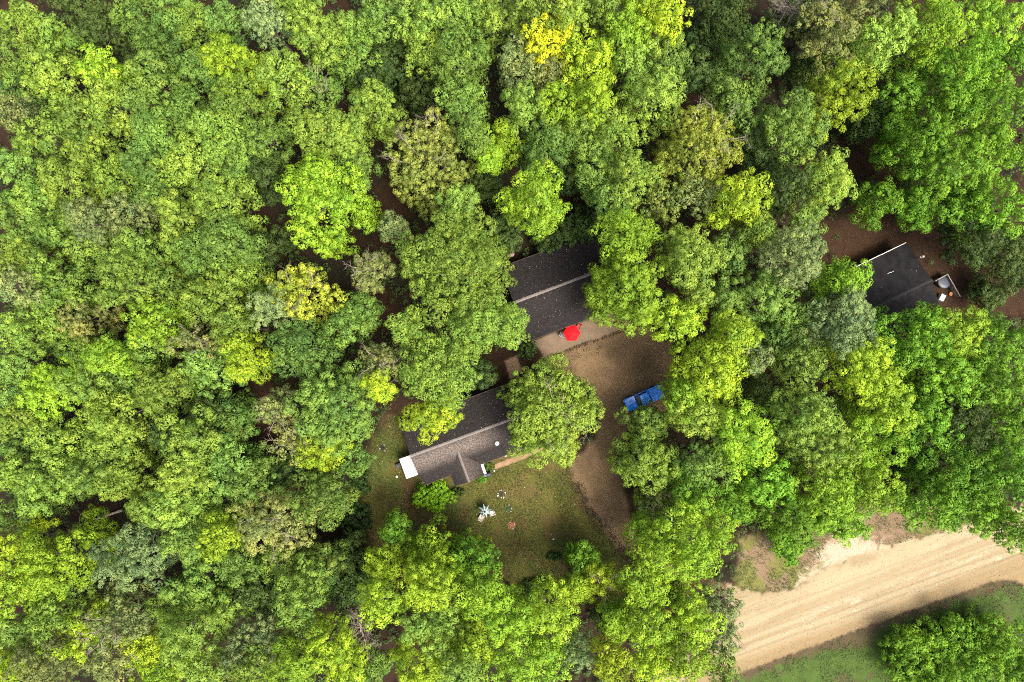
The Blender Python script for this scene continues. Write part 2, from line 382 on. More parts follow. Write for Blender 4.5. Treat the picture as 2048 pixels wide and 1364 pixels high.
def crown_points(rx, ry, rz, rng, puff=.56, nleaf=40, lobes=None, sparse=0.0, leaf=.24, spiky=0.0, yellow=0.0):
    """crown centred on the origin: returns leaf centres, normals, sizes, tones"""
    R = math.sqrt(rx*ry)
    L = lobes or int(np.clip(5 + R*R*.55, 5, 30))
    cs = []; rs = []
    k = np.arange(L)+.5; rad = np.sqrt(k/L)*.80; ang = k*2.39996 + rng.random()*6.28
    ph = rng.random(3)*6.28
    for j in range(L):
        a = ang[j]+rng.normal(0, .16)
        wob_ = 1+.10*math.sin(2*a+ph[0])+.10*math.sin(3*a+ph[1])+.06*math.sin(5*a+ph[2])
        q = rad[j]*(1+rng.normal(0, .08))*wob_
        zz = .84*max(0, 1-min(q, 1)**2)**.75 - .16 + rng.normal(0, .15)
        cs.append((q*math.cos(a), q*math.sin(a), zz)); rs.append(rng.uniform(.22, .37) if q > .3 else rng.uniform(.26, .40))
    for j in range(max(6, int(L*.8))):
        a = rng.random()*6.28; q = rng.uniform(.5, .80)
        cs.append((q*math.cos(a), q*math.sin(a), rng.uniform(-.95, -.25))); rs.append(rng.uniform(.24, .34))
    cs = np.array(cs); rs = np.array(rs)
    f = math.sqrt(10.0/(L+4)); rs = rs*min(1.1, max(.60, f))
    S = np.array([rx, ry, rz])
    PC = []; PN = []; PT = []; IC = []; IN = []
    rl_all = [rs[m]*np.array([rx*.5+R*.5, ry*.5+R*.5, R*.95]) for m in range(len(cs))]
    for j in range(len(cs)):
        rl = rl_all[j]
        area = 4*math.pi*(rl.mean()**2)
        n = max(7, int(area/(puff*puff*2.7)))
        d = fib_sphere(n, rng)
        d = d[d[:, 2] > -.45]
        p = cs[j]*S + d*(rl+.10)*(1+rng.normal(0, .13, (len(d), 1)))
        ni = int(area*2.2); di = unit(rng.normal(0, 1, (ni, 3))); di = di[di[:, 2] > -.35]
        IC.append(cs[j]*S + di*rl*.74); IN.append(di)
        keep = np.ones(len(p), bool)
        for m in range(len(cs)):
            if m == j: continue
            keep &= (((p-cs[m]*S)/(rl_all[m]*.84))**2).sum(1) > 1
        if sparse: keep &= rng.random(len(p)) > sparse
        p = p[keep]; d = d[keep]
        PC.append(p); PN.append(d); PT.append(np.full(len(p), rng.normal(0, .11)))
    PC = np.vstack(PC); PN = np.vstack(PN); PT = np.concatenate(PT); IC = np.vstack(IC); IN = np.vstack(IN)
    m = len(PC)
    pr = puff*rng.uniform(.55, 1.20, m)
    PT = PT + rng.normal(0, .12, m)
    if spiky: PC = PC + PN*rng.exponential(spiky, (m, 1))
    d = unit(rng.normal(0, 1, (m, nleaf, 3)))
    up = unit(PN*.7 + np.array([0, 0, .65]))[:, None, :]
    flip = (d*up).sum(2, keepdims=True) < -.2
    d = np.where(flip, -d, d)
    r = pr[:, None, None]*rng.uniform(.82, 1.06, (m, nleaf, 1))
    C = PC[:, None, :] + d*r*np.array([1, 1, .9])
    out = (d*up).sum(2)
    tone = .42 + PT[:, None] + .14*out + rng.normal(0, .055, (m, nleaf)) + yellow  # outward term paints the clump tops lighter, as if lit
    size = leaf*rng.uniform(.7, 1.3, (m, nleaf))
    nn = unit(d*.9 + up*.35)
    # inner foliage, toned darker to paint in shade, closes the crown's heart
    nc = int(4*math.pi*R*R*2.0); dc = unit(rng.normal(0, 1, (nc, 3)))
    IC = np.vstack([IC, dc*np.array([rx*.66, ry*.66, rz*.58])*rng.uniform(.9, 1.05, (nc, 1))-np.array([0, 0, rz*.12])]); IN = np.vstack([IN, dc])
    q8 = fib_sphere(14, rng); q8 = q8[q8[:, 2] > -.3]
    F1 = PC[:, None, :] + q8[None]*pr[:, None, None]*.72
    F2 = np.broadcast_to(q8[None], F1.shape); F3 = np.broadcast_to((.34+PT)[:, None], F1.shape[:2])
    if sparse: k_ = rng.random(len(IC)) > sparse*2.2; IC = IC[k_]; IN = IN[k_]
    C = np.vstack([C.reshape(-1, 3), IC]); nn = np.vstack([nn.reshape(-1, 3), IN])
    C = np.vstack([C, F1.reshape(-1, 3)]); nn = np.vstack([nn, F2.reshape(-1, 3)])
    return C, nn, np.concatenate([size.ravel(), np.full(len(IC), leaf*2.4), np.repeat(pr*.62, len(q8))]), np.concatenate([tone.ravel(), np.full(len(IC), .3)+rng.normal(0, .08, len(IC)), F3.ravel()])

def tubes_mesh(name, segs, n=5):
    """segs rows: x0 y0 z0 r0 x1 y1 z1 r1"""
    s = np.asarray(segs, float); m = len(s)
    p0, r0, p1, r1 = s[:, 0:3], s[:, 3], s[:, 4:7], s[:, 7]
    d = unit(p1-p0); ref = np.where(np.abs(d[:, 2:3]) < .9, np.array([[0, 0, 1.]]), np.array([[1., 0, 0]]))
    a = unit(np.cross(d, ref)); b = np.cross(d, a)
    t = np.arange(n)*2*np.pi/n
    ring = a[:, None, :]*np.cos(t)[None, :, None] + b[:, None, :]*np.sin(t)[None, :, None]
    V = np.concatenate([p0[:, None]+ring*r0[:, None, None], p1[:, None]+ring*r1[:, None, None]], 1).reshape(-1, 3)
    k = np.arange(n); k2 = (k+1) % n
    q = np.stack([k, k2, n+k2, n+k], 1)[None]+(np.arange(m)*2*n)[:, None, None]
    return make_mesh(name, V, quads=q.reshape(-1, 4))

def grow(segs, p, d, length, r, depth, rng, wob=.25, kids=(2, 4), shrink=.62, lift=.1):
    n = max(2, int(3+depth)); pts = [p]; st = length/n; rr = r
    for i in range(n):
        d = unit(d + rng.normal(0, wob, 3) + np.array([0, 0, lift*.3]))
        q = p + d*st; r2 = rr*(.86 if depth else .75)
        segs.append([*p, rr, *q, r2]); p = q; rr = r2; pts.append(q)
        if depth > 0 and i >= 1:
            for _ in range(rng.integers(kids[0], kids[1]+1) if i == n-1 else rng.integers(0, 2)+(rng.random() < .4)):
                dd = unit(d + rng.normal(0, .62, 3) + np.array([0, 0, lift]))
                grow(segs, q, dd, length*shrink*rng.uniform(.7, 1.15), rr*.72, depth-1, rng, wob, kids, shrink, lift)

def bark_mat(name, col):
    m, nt, b, out = mat_new(name)
    tc = N(nt, 'ShaderNodeTexCoord'); n = N(nt, 'ShaderNodeTexNoise', i_Scale=3.0, i_Detail=6.0)
    mp = N(nt, 'ShaderNodeMapping'); mp.inputs['Scale'].default_value = (2, 2, .4)
    nt.links.new(tc.outputs['Object'], mp.inputs[0]); nt.links.new(mp.outputs[0], n.inputs[0])
    cr = N(nt, 'ShaderNodeValToRGB'); cr.color_ramp.elements[0].position = .3; cr.color_ramp.elements[1].position = .7
    cr.color_ramp.elements[0].color = tuple(c*.55 for c in col)+(1,); cr.color_ramp.elements[1].color = tuple(c*1.2 for c in col)+(1,)
    nt.links.new(n.outputs[0], cr.inputs[0]); nt.links.new(cr.outputs[0], b.inputs['Base Color'])
    b.inputs['Roughness'].default_value = .9
    return m
BARK = bark_mat('grey_bark', (.15,.115,.085)); DEAD = bark_mat('bleached_dead_wood', (.25,.205,.16))

# class -> (albedo, look word, puff, nleaf, sparse, leaf, spiky)
CLS = {
 'M': ((.146,.240,.040), 'mid green', .64, 58, 0, .145, 0),
 'L': ((.192,.292,.040), 'light green', .64, 58, 0, .145, 0),
 'B': ((.218,.350,.022), 'bright lime green', .66, 58, 0, .145, 0),
 'K': ((.262,.372,.020), 'yellow-green', .64, 58, 0, .145, 0),
 'Y': ((.480,.540,.020), 'vivid yellow', .62, 58, 0, .145, 0),
 'A': ((.262,.320,.042), 'golden green thinning', .48, 38, .10, .15, .10),
 'X': ((.325,.355,.034), 'golden yellow thinning', .48, 38, .12, .15, .10),
 'Q': ((.210,.262,.050), 'olive gold thinning', .48, 38, .10, .15, .10),
 'O': ((.185,.215,.062), 'dull olive', .52, 44, .06, .15, .04),
 'G': ((.178,.238,.082), 'grey-green', .50, 50, 0, .14, 0),
 'D': ((.058,.096,.020), 'deep green', .62, 52, 0, .16, 0),
 'S': ((.132,.270,.018), 'rich green', .68, 58, 0, .15, .05),
}

# x, y, radius in photo px [, radius y], class, options: h=height, w=bare twigs, n=fixed name ; id~words
TREES = '''
40,45,48,L;120,80,50,L;20,112,42,M;200,55,46,D;268,30,48,M;322,88,56,M;378,45,52,L;452,38,44,M;533,42,46,G;628,55,60,L;700,85,78,75,L
463,125,58,62,K;560,152,52,L;640,175,42,M w;400,138,38,M;110,165,62,L;205,135,46,B h16;300,155,48,M;25,165,46,M;292,205,46,M;365,215,52,M
475,200,50,L;218,208,52,L;22,222,38,O;155,240,48,M;85,275,58,L;305,265,44,M;430,265,56,L;530,275,52,M;170,298,48,L;290,318,48,M;375,325,56,L
470,318,50,M;635,255,68,56,L;18,330,44,M;125,365,52,L;235,352,48,L;310,385,52,M;65,398,44,L;640,395,96,108,B h20;520,350,46,D h13;440,395,60,L
140,418,46,M;258,432,54,G;170,442,46,G;25,432,52,M;350,428,48,L;85,462,44,M;45,515,54,L;190,492,48,M;275,508,54,L;400,500,60,M;455,478,52,M
470,542,54,L;528,492,44,D h12;105,562,64,L;260,572,78,72,L h19;425,602,66,L;335,560,46,M;20,575,34,G;540,615,42,G h18;85,622,62,L;165,642,44,O;305,645,52,B
40,665,42,L;165,706,52,L;213,716,42,B;290,700,52,L;470,655,42,L;395,688,46,O w;420,737,62,M;487,715,46,48,K;600,583,74,60,X w h17;600,700,68,M h18
35,722,48,M;98,778,56,62,B;165,765,42,L;22,772,46,M;246,765,50,M;330,780,62,L;25,832,44,L;230,835,62,L;662,818,88,92,M h19;130,886,66,L
410,830,46,D h13;462,842,52,M h13;375,882,58,L;555,822,40,O w h14;592,880,52,O w h15;642,905,44,38,K h16;20,890,42,M;215,897,52,L;330,868,36,D h11
85,965,74,L h18;188,944,46,M;250,955,62,L;355,955,46,L;450,925,62,M;12,948,38,L;20,1025,52,M;290,1012,34,L h14;335,1022,42,L;410,1015,62,L
500,965,52,M;552,1048,84,74,O w h17;635,1002,64,M;115,1130,84,80,B h19;22,1100,52,K;28,1190,50,B;265,1115,72,76,G h18;365,1085,52,M;437,1078,44,K
395,1165,62,M;470,1125,46,M;95,1237,44,L;155,1272,52,K;235,1240,58,O w;337,1215,50,L;375,1272,66,L;292,1290,40,K;505,1290,66,G;605,1190,60,84,L
85,1330,62,O;225,1322,50,O;312,1345,52,B;452,1212,46,L;652,1292,50,K;582,1335,52,B;402,1350,46,L;25,1272,50,M;12,1340,38,K;645,1130,44,M h13
510,1185,42,D h12;500,1350,46,L;560,1120,44,M h13;700,1180,46,D h9;690,1110,44,D h8;720,1150,36,D h7
842,38,52,50,L;907,20,48,L;843,95,40,L;985,42,56,L;920,112,60,66,M h18;925,205,50,M;946,265,30,M;1040,122,50,O;1098,72,44,54,Y h19;1060,15,42,L
1135,25,46,L;1182,120,56,66,K;1192,200,34,K;1245,65,50,B;1277,15,46,B;1330,35,48,K;1335,105,52,M;1270,125,46,L;1045,205,42,L;1122,205,46,B
1310,190,68,54,L h18;1092,285,52,56,M;1003,280,40,46,B;975,310,26,B h15;1070,395,68,80,B h20;1228,262,60,L;1190,335,46,M;1262,345,58,56,L h18
748,215,58,50,L;692,265,46,L;852,320,92,98,Q w h18;705,332,36,M;920,405,40,M;785,452,28,G h13;775,130,50,D h11;835,185,46,D h9;800,60,36,D h11
1155,270,40,M;1140,345,42,D h9;875,170,30,D h8;735,165,30,D h10;1225,395,48,M h15;1200,440,38,D h9
1450,20,56,D h10;1415,85,44,D h8;1510,112,70,M h17;1470,205,50,M;1590,30,46,D h10;1650,25,52,O w;1672,70,46,O;1770,70,56,L;1692,112,50,L;1686,190,56,66,K h19
1590,255,70,74,M;1655,358,68,60,L h18;1572,375,54,D;1860,50,72,B;1975,50,64,B;1925,140,76,70,S h18;1905,222,66,64,S;2000,205,62,74,S h18
1840,300,56,60,S h16;1905,330,64,S;1985,320,68,70,S;1768,398,38,44,S h11;1836,412,34,44,S h11;1925,410,56,S h14;2010,420,56,S
1965,480,46,D h14;2025,495,46,D h13;1400,300,90,92,A w h18;1480,395,72,60,K h19;1400,385,46,O h15;1730,250,26,D h8;1560,20,30,O w h9;1620,130,36,D h9
906,530,122,120,L h20;972,646,100,58,L h18;880,745,88,82,L h19;858,835,56,44,K h17;765,722,46,O w h16;755,772,34,30,K h17;738,538,44,O w h16
958,752,32,D h9;722,615,36,M h13;692,650,40,M;1102,828,102,114,L w h15;1000,475,40,D h6;1105,468,42,D h5;1158,452,34,D h6;1035,430,44,D h7
1252,470,66,58,B h19;1262,580,82,92,B h20;1388,525,66,88,L h20;1462,505,40,M h16;1588,515,66,72,G h20;1535,600,56,M h17;1612,720,52,56,M h17
1690,640,80,84,G h20;1690,555,46,42,S h17;1455,592,42,M h15;1430,735,84,80,K h19;1478,665,42,36,K h20;1517,716,30,G h16;1520,790,46,D h13
1735,745,66,68,K h20;1610,835,74,66,L h20;1782,820,56,64,B h18;1297,850,50,36,M h10;1295,922,70,66,L h15;1488,880,66,72,B h19;1402,832,56,46,L h17;1412,925,52,M h16
1640,890,78,60,L h18;1735,880,68,B h18;1665,985,72,66,B h17;1745,965,56,70,B h17;1590,1040,68,60,S h14;1690,1050,60,42,S h13;1540,965,50,S h14
1372,1075,112,96,B h18;1322,1005,44,O w h12;1385,980,46,S h15;1470,1010,40,S h12;1580,1095,30,32,S h6
1832,672,72,S h18;1925,660,66,56,B h18;2002,685,54,64,S h18;1895,752,68,S h16;1988,765,66,S;2040,845,56,S;1850,845,66,74,S h14;1932,850,66,D h15;1925,930,76,S h15
2015,945,66,S;1875,1005,66,58,S h13;1955,1020,64,56,S h14;2030,1055,46,S h15
868,1110,84,54,K h14;786,1066,24,32,S h11;770,1130,44,K h14;765,1212,46,K;855,1170,66,50,K h19;860,1240,70,L h17;942,1130,56,S h15;955,1190,50,B;945,1285,54,K h17;1015,1240,58,B
1098,1222,60,50,B h17;1150,1180,26,22,B h12;1030,1325,62,B;1110,1310,50,B;1155,1305,40,G h13;835,1342,62,K h16;920,1345,50,M;1195,1165,44,50,K w h11;1168,1120,30,26,S h9
1290,1170,50,48,B h17;1292,1250,54,46,B h17;1235,1250,36,B h15;1225,1325,44,48,K h17;1395,1235,46,54,B h16;1375,1320,54,B h16;1310,1330,46,K h15
1345,1190,38,D h9;1445,1200,42,36,G w h7;1452,1262,36,44,G w h8;1440,1330,38,46,M h9;690,1342,40,K;740,1350,36,M h12
1834,1318,66,62,S h5;1916,1278,58,56,S h5;1995,1290,62,62,S h6;1925,1350,60,S h7;2040,1345,50,S h7;1850,1362,50,S h6;1220,1240,26,D h7
1325,405,42,Q h14;1360,640,46,B h18;1395,152,36,D h12;812,655,38,L h17;760,25,46,M;1100,150,34,O h15;1616,435,38,M h14;1520,465,36,L h16;1592,640,40,M h14
1552,675,36,M h14;704,920,34,M h9;568,945,34,D h10;328,5,34,M;576,5,34,L;1200,5,44,L;1728,5,40,O;144,5,44,D h12;2040,110,40,S;968,362,34,D h8;1504,275,34,D h12;1528,325,30,D h12;1802,185,44,S h13;1790,255,36,S h11;1760,200,30,D h9;1376,796,44,40,B h17;2030,548,42,D h9;1978,592,30,D h5
'''
DEAD_TREES = [(722,1262,52,13,'leafless bleached dead tree standing in the dark gap below the lawn'),
              (1575,15,40,15,'leafless grey dead treetop at the top edge among olive trees')]
LAND = [((1098,72),'the vivid yellow tree'),((600,583),'the golden yellow tree'),((818,934),'the white canopy roof'),((1144,666),'the red patio umbrella'),
        ((1287,796),'the blue pickup'),((1105,578),'the roof behind the red umbrella'),((930,915),'the front house roof'),((1800,540),'the flat black roof at right'),
        ((722,1262),'the bleached dead tree'),((970,1023),'the star-shaped pale umbrella'),((1200,1000),'the driveway bend'),((1600,1110),'the roadside sand patch'),
        ((852,320),'the olive gold thin tree'),((1400,300),'the wide golden thin tree'),((1588,515),'the pale grey-green tree'),((1700,1220),'the dirt road'),((180,1030),'the fallen trunk in the dark gap')]

def direction(dx, dy):
    a = math.degrees(math.atan2(-dy, dx)) % 360
    return ['right of','up-right of','above','up-left of','left of','down-left of','below','down-right of'][int((a+22.5)//45) % 8]

def parse_trees():
    out = []
    for line in TREES.strip().split('\n'):
        for it in line.split(';'):
            it = it.strip()
            if not it: continue
            bits = it.split(); a = bits[0].split(',')
            x, y = float(a[0]), float(a[1]); r = float(a[2])
            if len(a) == 5: r2 = float(a[3]); c = a[4]
            else: r2 = r; c = a[3]
            h = None; tw = False
            for b in bits[1:]:
                if b == 'w': tw = True
                if b[0] == 'h': h = float(b[1:])
            out.append(dict(x=x, y=y, rx=r, ry=r2, c=c, h=h, w=tw))
    return out

def size_word(t):
    r = (t['rx']+t['ry'])/2
    if t['rx'] > t['ry']*1.22: return 'wide'
    if t['ry'] > t['rx']*1.22: return 'tall oval'
    return 'small' if r < 40 else ('medium' if r < 56 else ('large' if r < 80 else 'huge'))

def label_trees(ts):
    used = {}
    for t in ts:
        look = CLS[t['c']][1]; sz = size_word(t); tw = ' with bare twigs' if t['w'] else ''
        lm = sorted(LAND, key=lambda l: math.hypot(t['x']-l[0][0], t['y']-l[0][1]))[0]
        d = math.hypot(t['x']-lm[0][0], t['y']-lm[0][1])
        t['pct'] = f"{round(t['x']/20.48)} percent across, {round(t['y']/13.64)} percent down"
        if d < 25: t['lab'] = f"{sz} {look} tree{tw} at {t['pct']}"
        elif d < 170: t['lab'] = f"{sz} {look} tree{tw} {direction(t['x']-lm[0][0], t['y']-lm[0][1])} {lm[1]}"
        else: t['lab'] = f"{sz} {look} tree{tw} in the forest, {t['pct']}"
        t['near'] = (d >= 25 and d < 170, lm[1], direction(t['x']-lm[0][0], t['y']-lm[0][1]))
        used.setdefault(t['lab'], []).append(t)
    for lab, g in used.items():
        if len(g) > 1:
            for t in g:
                look = CLS[t['c']][1]
                t['lab'] = f"{size_word(t)} {look} tree{' with bare twigs' if t['w'] else ''}, {t['pct']}"

GROUPS = {'M':'mid green forest trees','L':'light green forest trees','B':'lime green trees','K':'yellow-green trees','S':'rich green trees on the right','D':'dark understory trees',
          'G':'grey-green trees','O':'dull olive trees'}

def build_tree(t, i):
    rng = np.random.default_rng(1000+i*7)
    alb, look, puff, nleaf, sparse, leaf, spiky = CLS[t['c']]
    h = t['h'] if t['h'] else float(rng.uniform(13.2, 19.6))
    sc0 = (H-h*.8)/F
    grow_f = 1.08
    rx, ry = t['rx']*sc0*grow_f, t['ry']*sc0*grow_f
    R = math.sqrt(rx*ry); off = min(1, math.hypot(t['x']-CX, t['y']-CY)/1000)
    rz = min(h*(.42+.05*off), R*(1.3+.3*off))
    if t['w'] and t['c'] not in 'LB': sparse = max(sparse, .14)
    if t['c'] in 'AQX': sparse = .16
    cz = h - rz*.95
    base = P(t['x'], t['y'], cz+rz*.35)
    # stem leans: base is drawn a little towards the vertical below the crown
    k = 1.0+.065*min(1, math.hypot(t['x']-CX, t['y']-CY)/1000)   # stems rise towards the light over the clearing
    root = empty('broadleaf_tree', (base[0]*k, base[1]*k, 0), 0)
    tag(root, t['lab'], 'tree', GROUPS.get(t['c']))
    C, nn, sz, tone = crown_points(rx*.94, ry*.94, rz*.94, rng, puff, nleaf, None, sparse, leaf, spiky)
    if R < 2.6: pass
    lean = np.array([base[0]*(1-k), base[1]*(1-k)])
    C = C + np.array([lean[0], lean[1], cz])
    me = leaves_mesh('crown', C, nn, sz, tone, rng)
    cr = link('crown', me, LEAF, root)
    j = 1+float(np.clip(rng.normal(0, .12), -.22, .25)); hue = float(np.clip(rng.normal(0, .05), -.07, .08))
    cr.color = (max(0, alb[0]*j*(1+hue)), max(0, alb[1]*j), max(0, alb[2]*j*(1-hue)), 1)
    segs = []
    r0 = .06+.010*h
    p = np.array([0, 0, -.05]); n = 5; top = cz + rz*.1
    for q in range(n):
        z2 = top*(q+1)/n; r1 = r0*(1-.62*(q+1)/n); r_prev = r0*(1-.62*q/n)
        p2 = np.array([lean[0]*(q+1)/n+rng.normal(0, .10), lean[1]*(q+1)/n+rng.normal(0, .10), z2])
        segs.append([*p, r_prev*(1.35 if q == 0 else 1), *p2, r1]); p = p2
    for q in range(6):
        a = q*1.05+rng.random()*.5; z = top*rng.uniform(.55, .98)
        d = unit(np.array([math.cos(a), math.sin(a), .9]))
        s_ = np.array([lean[0]*z/top, lean[1]*z/top, z]); e = np.array([lean[0]+math.cos(a)*rx*.5, lean[1]+math.sin(a)*ry*.5, z+rz*.35])
        m = (s_+e)/2 + np.array([0, 0, .25])
        segs.append([*s_, r0*.36, *m, r0*.24]); segs.append([*m, r0*.24, *e, r0*.10])
    link('trunk', tubes_mesh('trunk', segs, 7), BARK, root, smooth=True)
    if t['w']:
        ss = []
        a0 = rng.random()*6.28; hub = np.array([lean[0], lean[1], cz+rz*.05])
        for q in range(6):
            a = a0+q*.75+rng.normal(0, .2); q_ = rng.uniform(.15, .55)
            s0 = np.array([lean[0]+math.cos(a)*rx*q_, lean[1]+math.sin(a)*ry*q_, cz+rz*(1-.5*q_*q_)*rng.uniform(.78, .95)])
            ss.append([*hub, .07, *s0, .06])
            d = unit(np.array([math.cos(a)*.8, math.sin(a)*.8, .75]))
            grow(ss, s0, d, min(R*.36, 1.7), .045, 2, rng, .25, (2, 3), .62, .10)
        link('bare_branches', tubes_mesh('bare_branches', ss, 4), DEAD, root)
    return root

TS = parse_trees(); label_trees(TS)
for i, t in enumerate(TS): build_tree(t, i)

for k, (x, y, r, h, lab) in enumerate(DEAD_TREES):
    rng = np.random.default_rng(50+k)
    b = P(x, y, h*.7); root = empty('dead_tree', (b[0], b[1], 0)); tag(root, lab, 'dead tree')
    R = r*(H-h)/F; segs = []; p = np.array([0, 0, -.05])
    for q in range(6):
        p2 = np.array([rng.normal(0, .18), rng.normal(0, .18), h*.72*(q+1)/6]); segs.append([*p, .24-.022*q, *p2, .24-.022*(q+1)]); p = p2
    link('trunk', tubes_mesh('trunk', segs, 8), DEAD, root, smooth=True)
    segs = []
    for q in range(8):
        a = q*.8+rng.random()*.5; z = h*rng.uniform(.5, .72)
        grow(segs, np.array([0, 0, z]), unit(np.array([math.cos(a), math.sin(a), .55])), R*.78, .10, 3, rng, .24, (2, 3), .56, .12)
    link('branches', tubes_mesh('branches', segs, 4), DEAD, root)

# fallen trunk in the dark gap at lower left
a, b = P(152, 1052, .3), P(245, 1020, .35); segs = []
for q in range(6): segs.append([*(a+(b-a)*q/6), .10+.018*q, *(a+(b-a)*(q+1)/6), .10+.018*(q+1)])
rg = np.random.default_rng(5)
for q in range(5): grow(segs, a+(b-a)*.1*q, unit(np.array([-.5, rg.normal(0, .9), .4])), 2.0, .05, 1, rg)
o = link('fallen_trunk', tubes_mesh('fallen_trunk', segs, 7), bark_mat('fallen_bark', (.30,.24,.18)), smooth=True)
tag(o, 'pale fallen trunk lying in the dark gap of the lower left forest', 'fallen trunk')

# ------------------------------------------------------------------ undergrowth and ground litter (stuff)
def clear_mask(px, py):
    m = np.zeros(px.shape, bool)
    for pl, d in ((LAWN, 12), (DRIVE, 6), (PATIO, 10), (ROAD, 6), (SAND, 20), (VERGE, 0), (SOUTHV, 0)): m |= poly_sd(px, py, pl) > -d
    return m
def in_brown(px, py):
    m = np.zeros(px.shape, bool)
    for b in BROWN: m |= poly_sd(px, py, b) > 4
    return m
HOUSES_PX = [[(800,845),(848,974),(1090,890),(1040,755)], [(890,940),(902,984),(962,956),(945,925)], [(1002,540),(1056,690),(1235,622),(1185,470)], [(1690,545),(1815,484),(1900,640),(1775,705)],
             [(1868,562),(1896,547),(1922,594),(1886,610)], [(794,919),(820,908),(838,949),(812,960)]]

def undergrowth():
    rng = np.random.default_rng(77)
    n = 15000
    x = rng.uniform(-74, 74, n); y = rng.uniform(-50, 50, n)
    px, py = x*F/H+CX, -y*F/H+CY
    k = ~clear_mask(px, py) & ~(in_brown(px, py) & (rng.random(n) > .04))
    for h_ in HOUSES_PX: k &= poly_sd(px, py, h_) < -9
    k &= fbm(x*.25, y*.25) + rng.normal(0, .08, n) > .40
    x, y = x[k], y[k]; m = len(x); nl = 16
    r = rng.uniform(.3, .7, m); z = rng.uniform(.15, 1.3, m)*(.4+fbm(x*.1+9, y*.1))
    d = unit(rng.normal(0, 1, (m, nl, 3))); d[..., 2] = np.abs(d[..., 2])
    C = np.stack([x, y, z], 1)[:, None]+d*r[:, None, None]*rng.uniform(.5, 1.1, (m, nl, 1))
    nn = unit(d*.5+np.array([0, 0, 1.0]))
    tone = .4+rng.normal(0, .2, (m, 1))+rng.normal(0, .12, (m, nl))
    me = leaves_mesh('undergrowth', C.reshape(-1, 3), nn.reshape(-1, 3), rng.uniform(.16, .3, m*nl), tone.ravel(), rng)
    o = link('undergrowth', me, LEAF); o.color = (.050,.085,.016,1)
    tag(o, 'low green undergrowth covering the forest floor between the trunks', 'undergrowth', kind='stuff')
undergrowth()

def speck_quads(x, y, z, s, rng, tilt=.4):
    n = len(x); nn = unit(np.stack([rng.normal(0, tilt, n), rng.normal(0, tilt, n), np.ones(n)], 1))
    t = unit(np.cross(nn, rng.normal(0, 1, (n, 3)))); b = np.cross(nn, t); C = np.stack([x, y, z], 1); s = s[:, None]
    V = np.stack([C-t*s*.5, C+b*s*.35, C+t*s*.5, C-b*s*.35], 1).reshape(-1, 3)
    return V

def attr_mat(name, rough=.7, trans=0):
    m, nt, b, out = mat_new(name)
    at = N(nt, 'ShaderNodeAttribute', attribute_name='hue'); nt.links.new(at.outputs['Color'], b.inputs['Base Color'])
    b.inputs['Roughness'].default_value = rough; b.inputs['Specular IOR Level'].default_value = .2
    return m
LITTER = attr_mat('fallen_leaf_colours')
def litter_obj(name, V, cols, label, cat, mat=LITTER):
    me = make_mesh(name, V, quads=np.arange(len(V)).reshape(-1, 4))
    at = me.attributes.new('hue', 'FLOAT_COLOR', 'FACE')
    at.data.foreach_set('color', np.hstack([cols*.7, np.ones((len(cols), 1))]).astype(np.float32).ravel())
    o = link(name, me, mat); tag(o, label, cat, kind='stuff'); return o

def leaf_colours(n, rng, kinds, p):
    c = np.array(kinds)[rng.choice(len(kinds), n, p=p)]; return np.clip(c*rng.uniform(.65, 1.25, (n, 1)), 0, .9)

rng = np.random.default_rng(21)
n = 26000; x = rng.uniform(-24, 24, n); y = rng.uniform(-40, -4, n); px, py = x*F/H+CX, -y*F/H+CY
s = poly_sd(px, py, LAWN); k = (s > -14) & (poly_sd(px, py, DRIVE) < 2) & (rng.random(n) < .42)
for h_ in HOUSES_PX[:2]: k &= poly_sd(px, py, h_) < 0
x, y = x[k], y[k]; m = len(x)
litter_obj('fallen_leaves', speck_quads(x, y, np.full(m, .07), rng.choice([.05,.08,.12,.17], m, p=[.45,.35,.16,.04]), rng),
           leaf_colours(m, rng, [(.42,.34,.10),(.62,.55,.40),(.36,.17,.06),(.20,.10,.05)], [.42,.13,.25,.20]),
           'small yellow and brown fallen leaves scattered over the front lawn', 'fallen leaves')
# dark leaf and stone debris heaped along the driveway edges
pts = []
def along(pl, w_, dens, rng):
    for (x0, y0), (x1, y1) in zip(pl[:-1], pl[1:]):
        L = math.hypot(x1-x0, y1-y0); n = int(L*dens)
        t = rng.random(n); o_ = rng.normal(0, w_, n)
        pts.append(np.stack([x0+(x1-x0)*t+o_*(y1-y0)/L, y0+(y1-y0)*t-o_*(x1-x0)/L], 1))
along([(1150,965),(1168,1005),(1205,1055),(1245,1103),(1284,1132)], 6.5, 13, rng)
along([(1092,722),(1159,691),(1227,668),(1258,656)], 2.2, 8, rng)
along([(1110,735),(1150,712),(1200,690)], 9, 3, rng)
pp = np.vstack(pts); k = poly_sd(pp[:, 0], pp[:, 1], PATIO) < 1; pp = pp[k]; m = len(pp)
clump = fbm(pp[:, 0]*.12, pp[:, 1]*.12, 2) > .43; pp = pp[clump]; m = len(pp)
x, y = (pp[:, 0]-CX)*H/F, -(pp[:, 1]-CY)*H/F
litter_obj('leaf_litter', speck_quads(x, y, rng.uniform(.05, .13, m), rng.uniform(.08, .22, m), rng, .8),
           leaf_colours(m, rng, [(.13,.085,.045),(.055,.04,.022),(.30,.22,.12)], [.5,.35,.15]),
           'dark brown leaf litter drifted along the edges of the driveway', 'leaf litter')
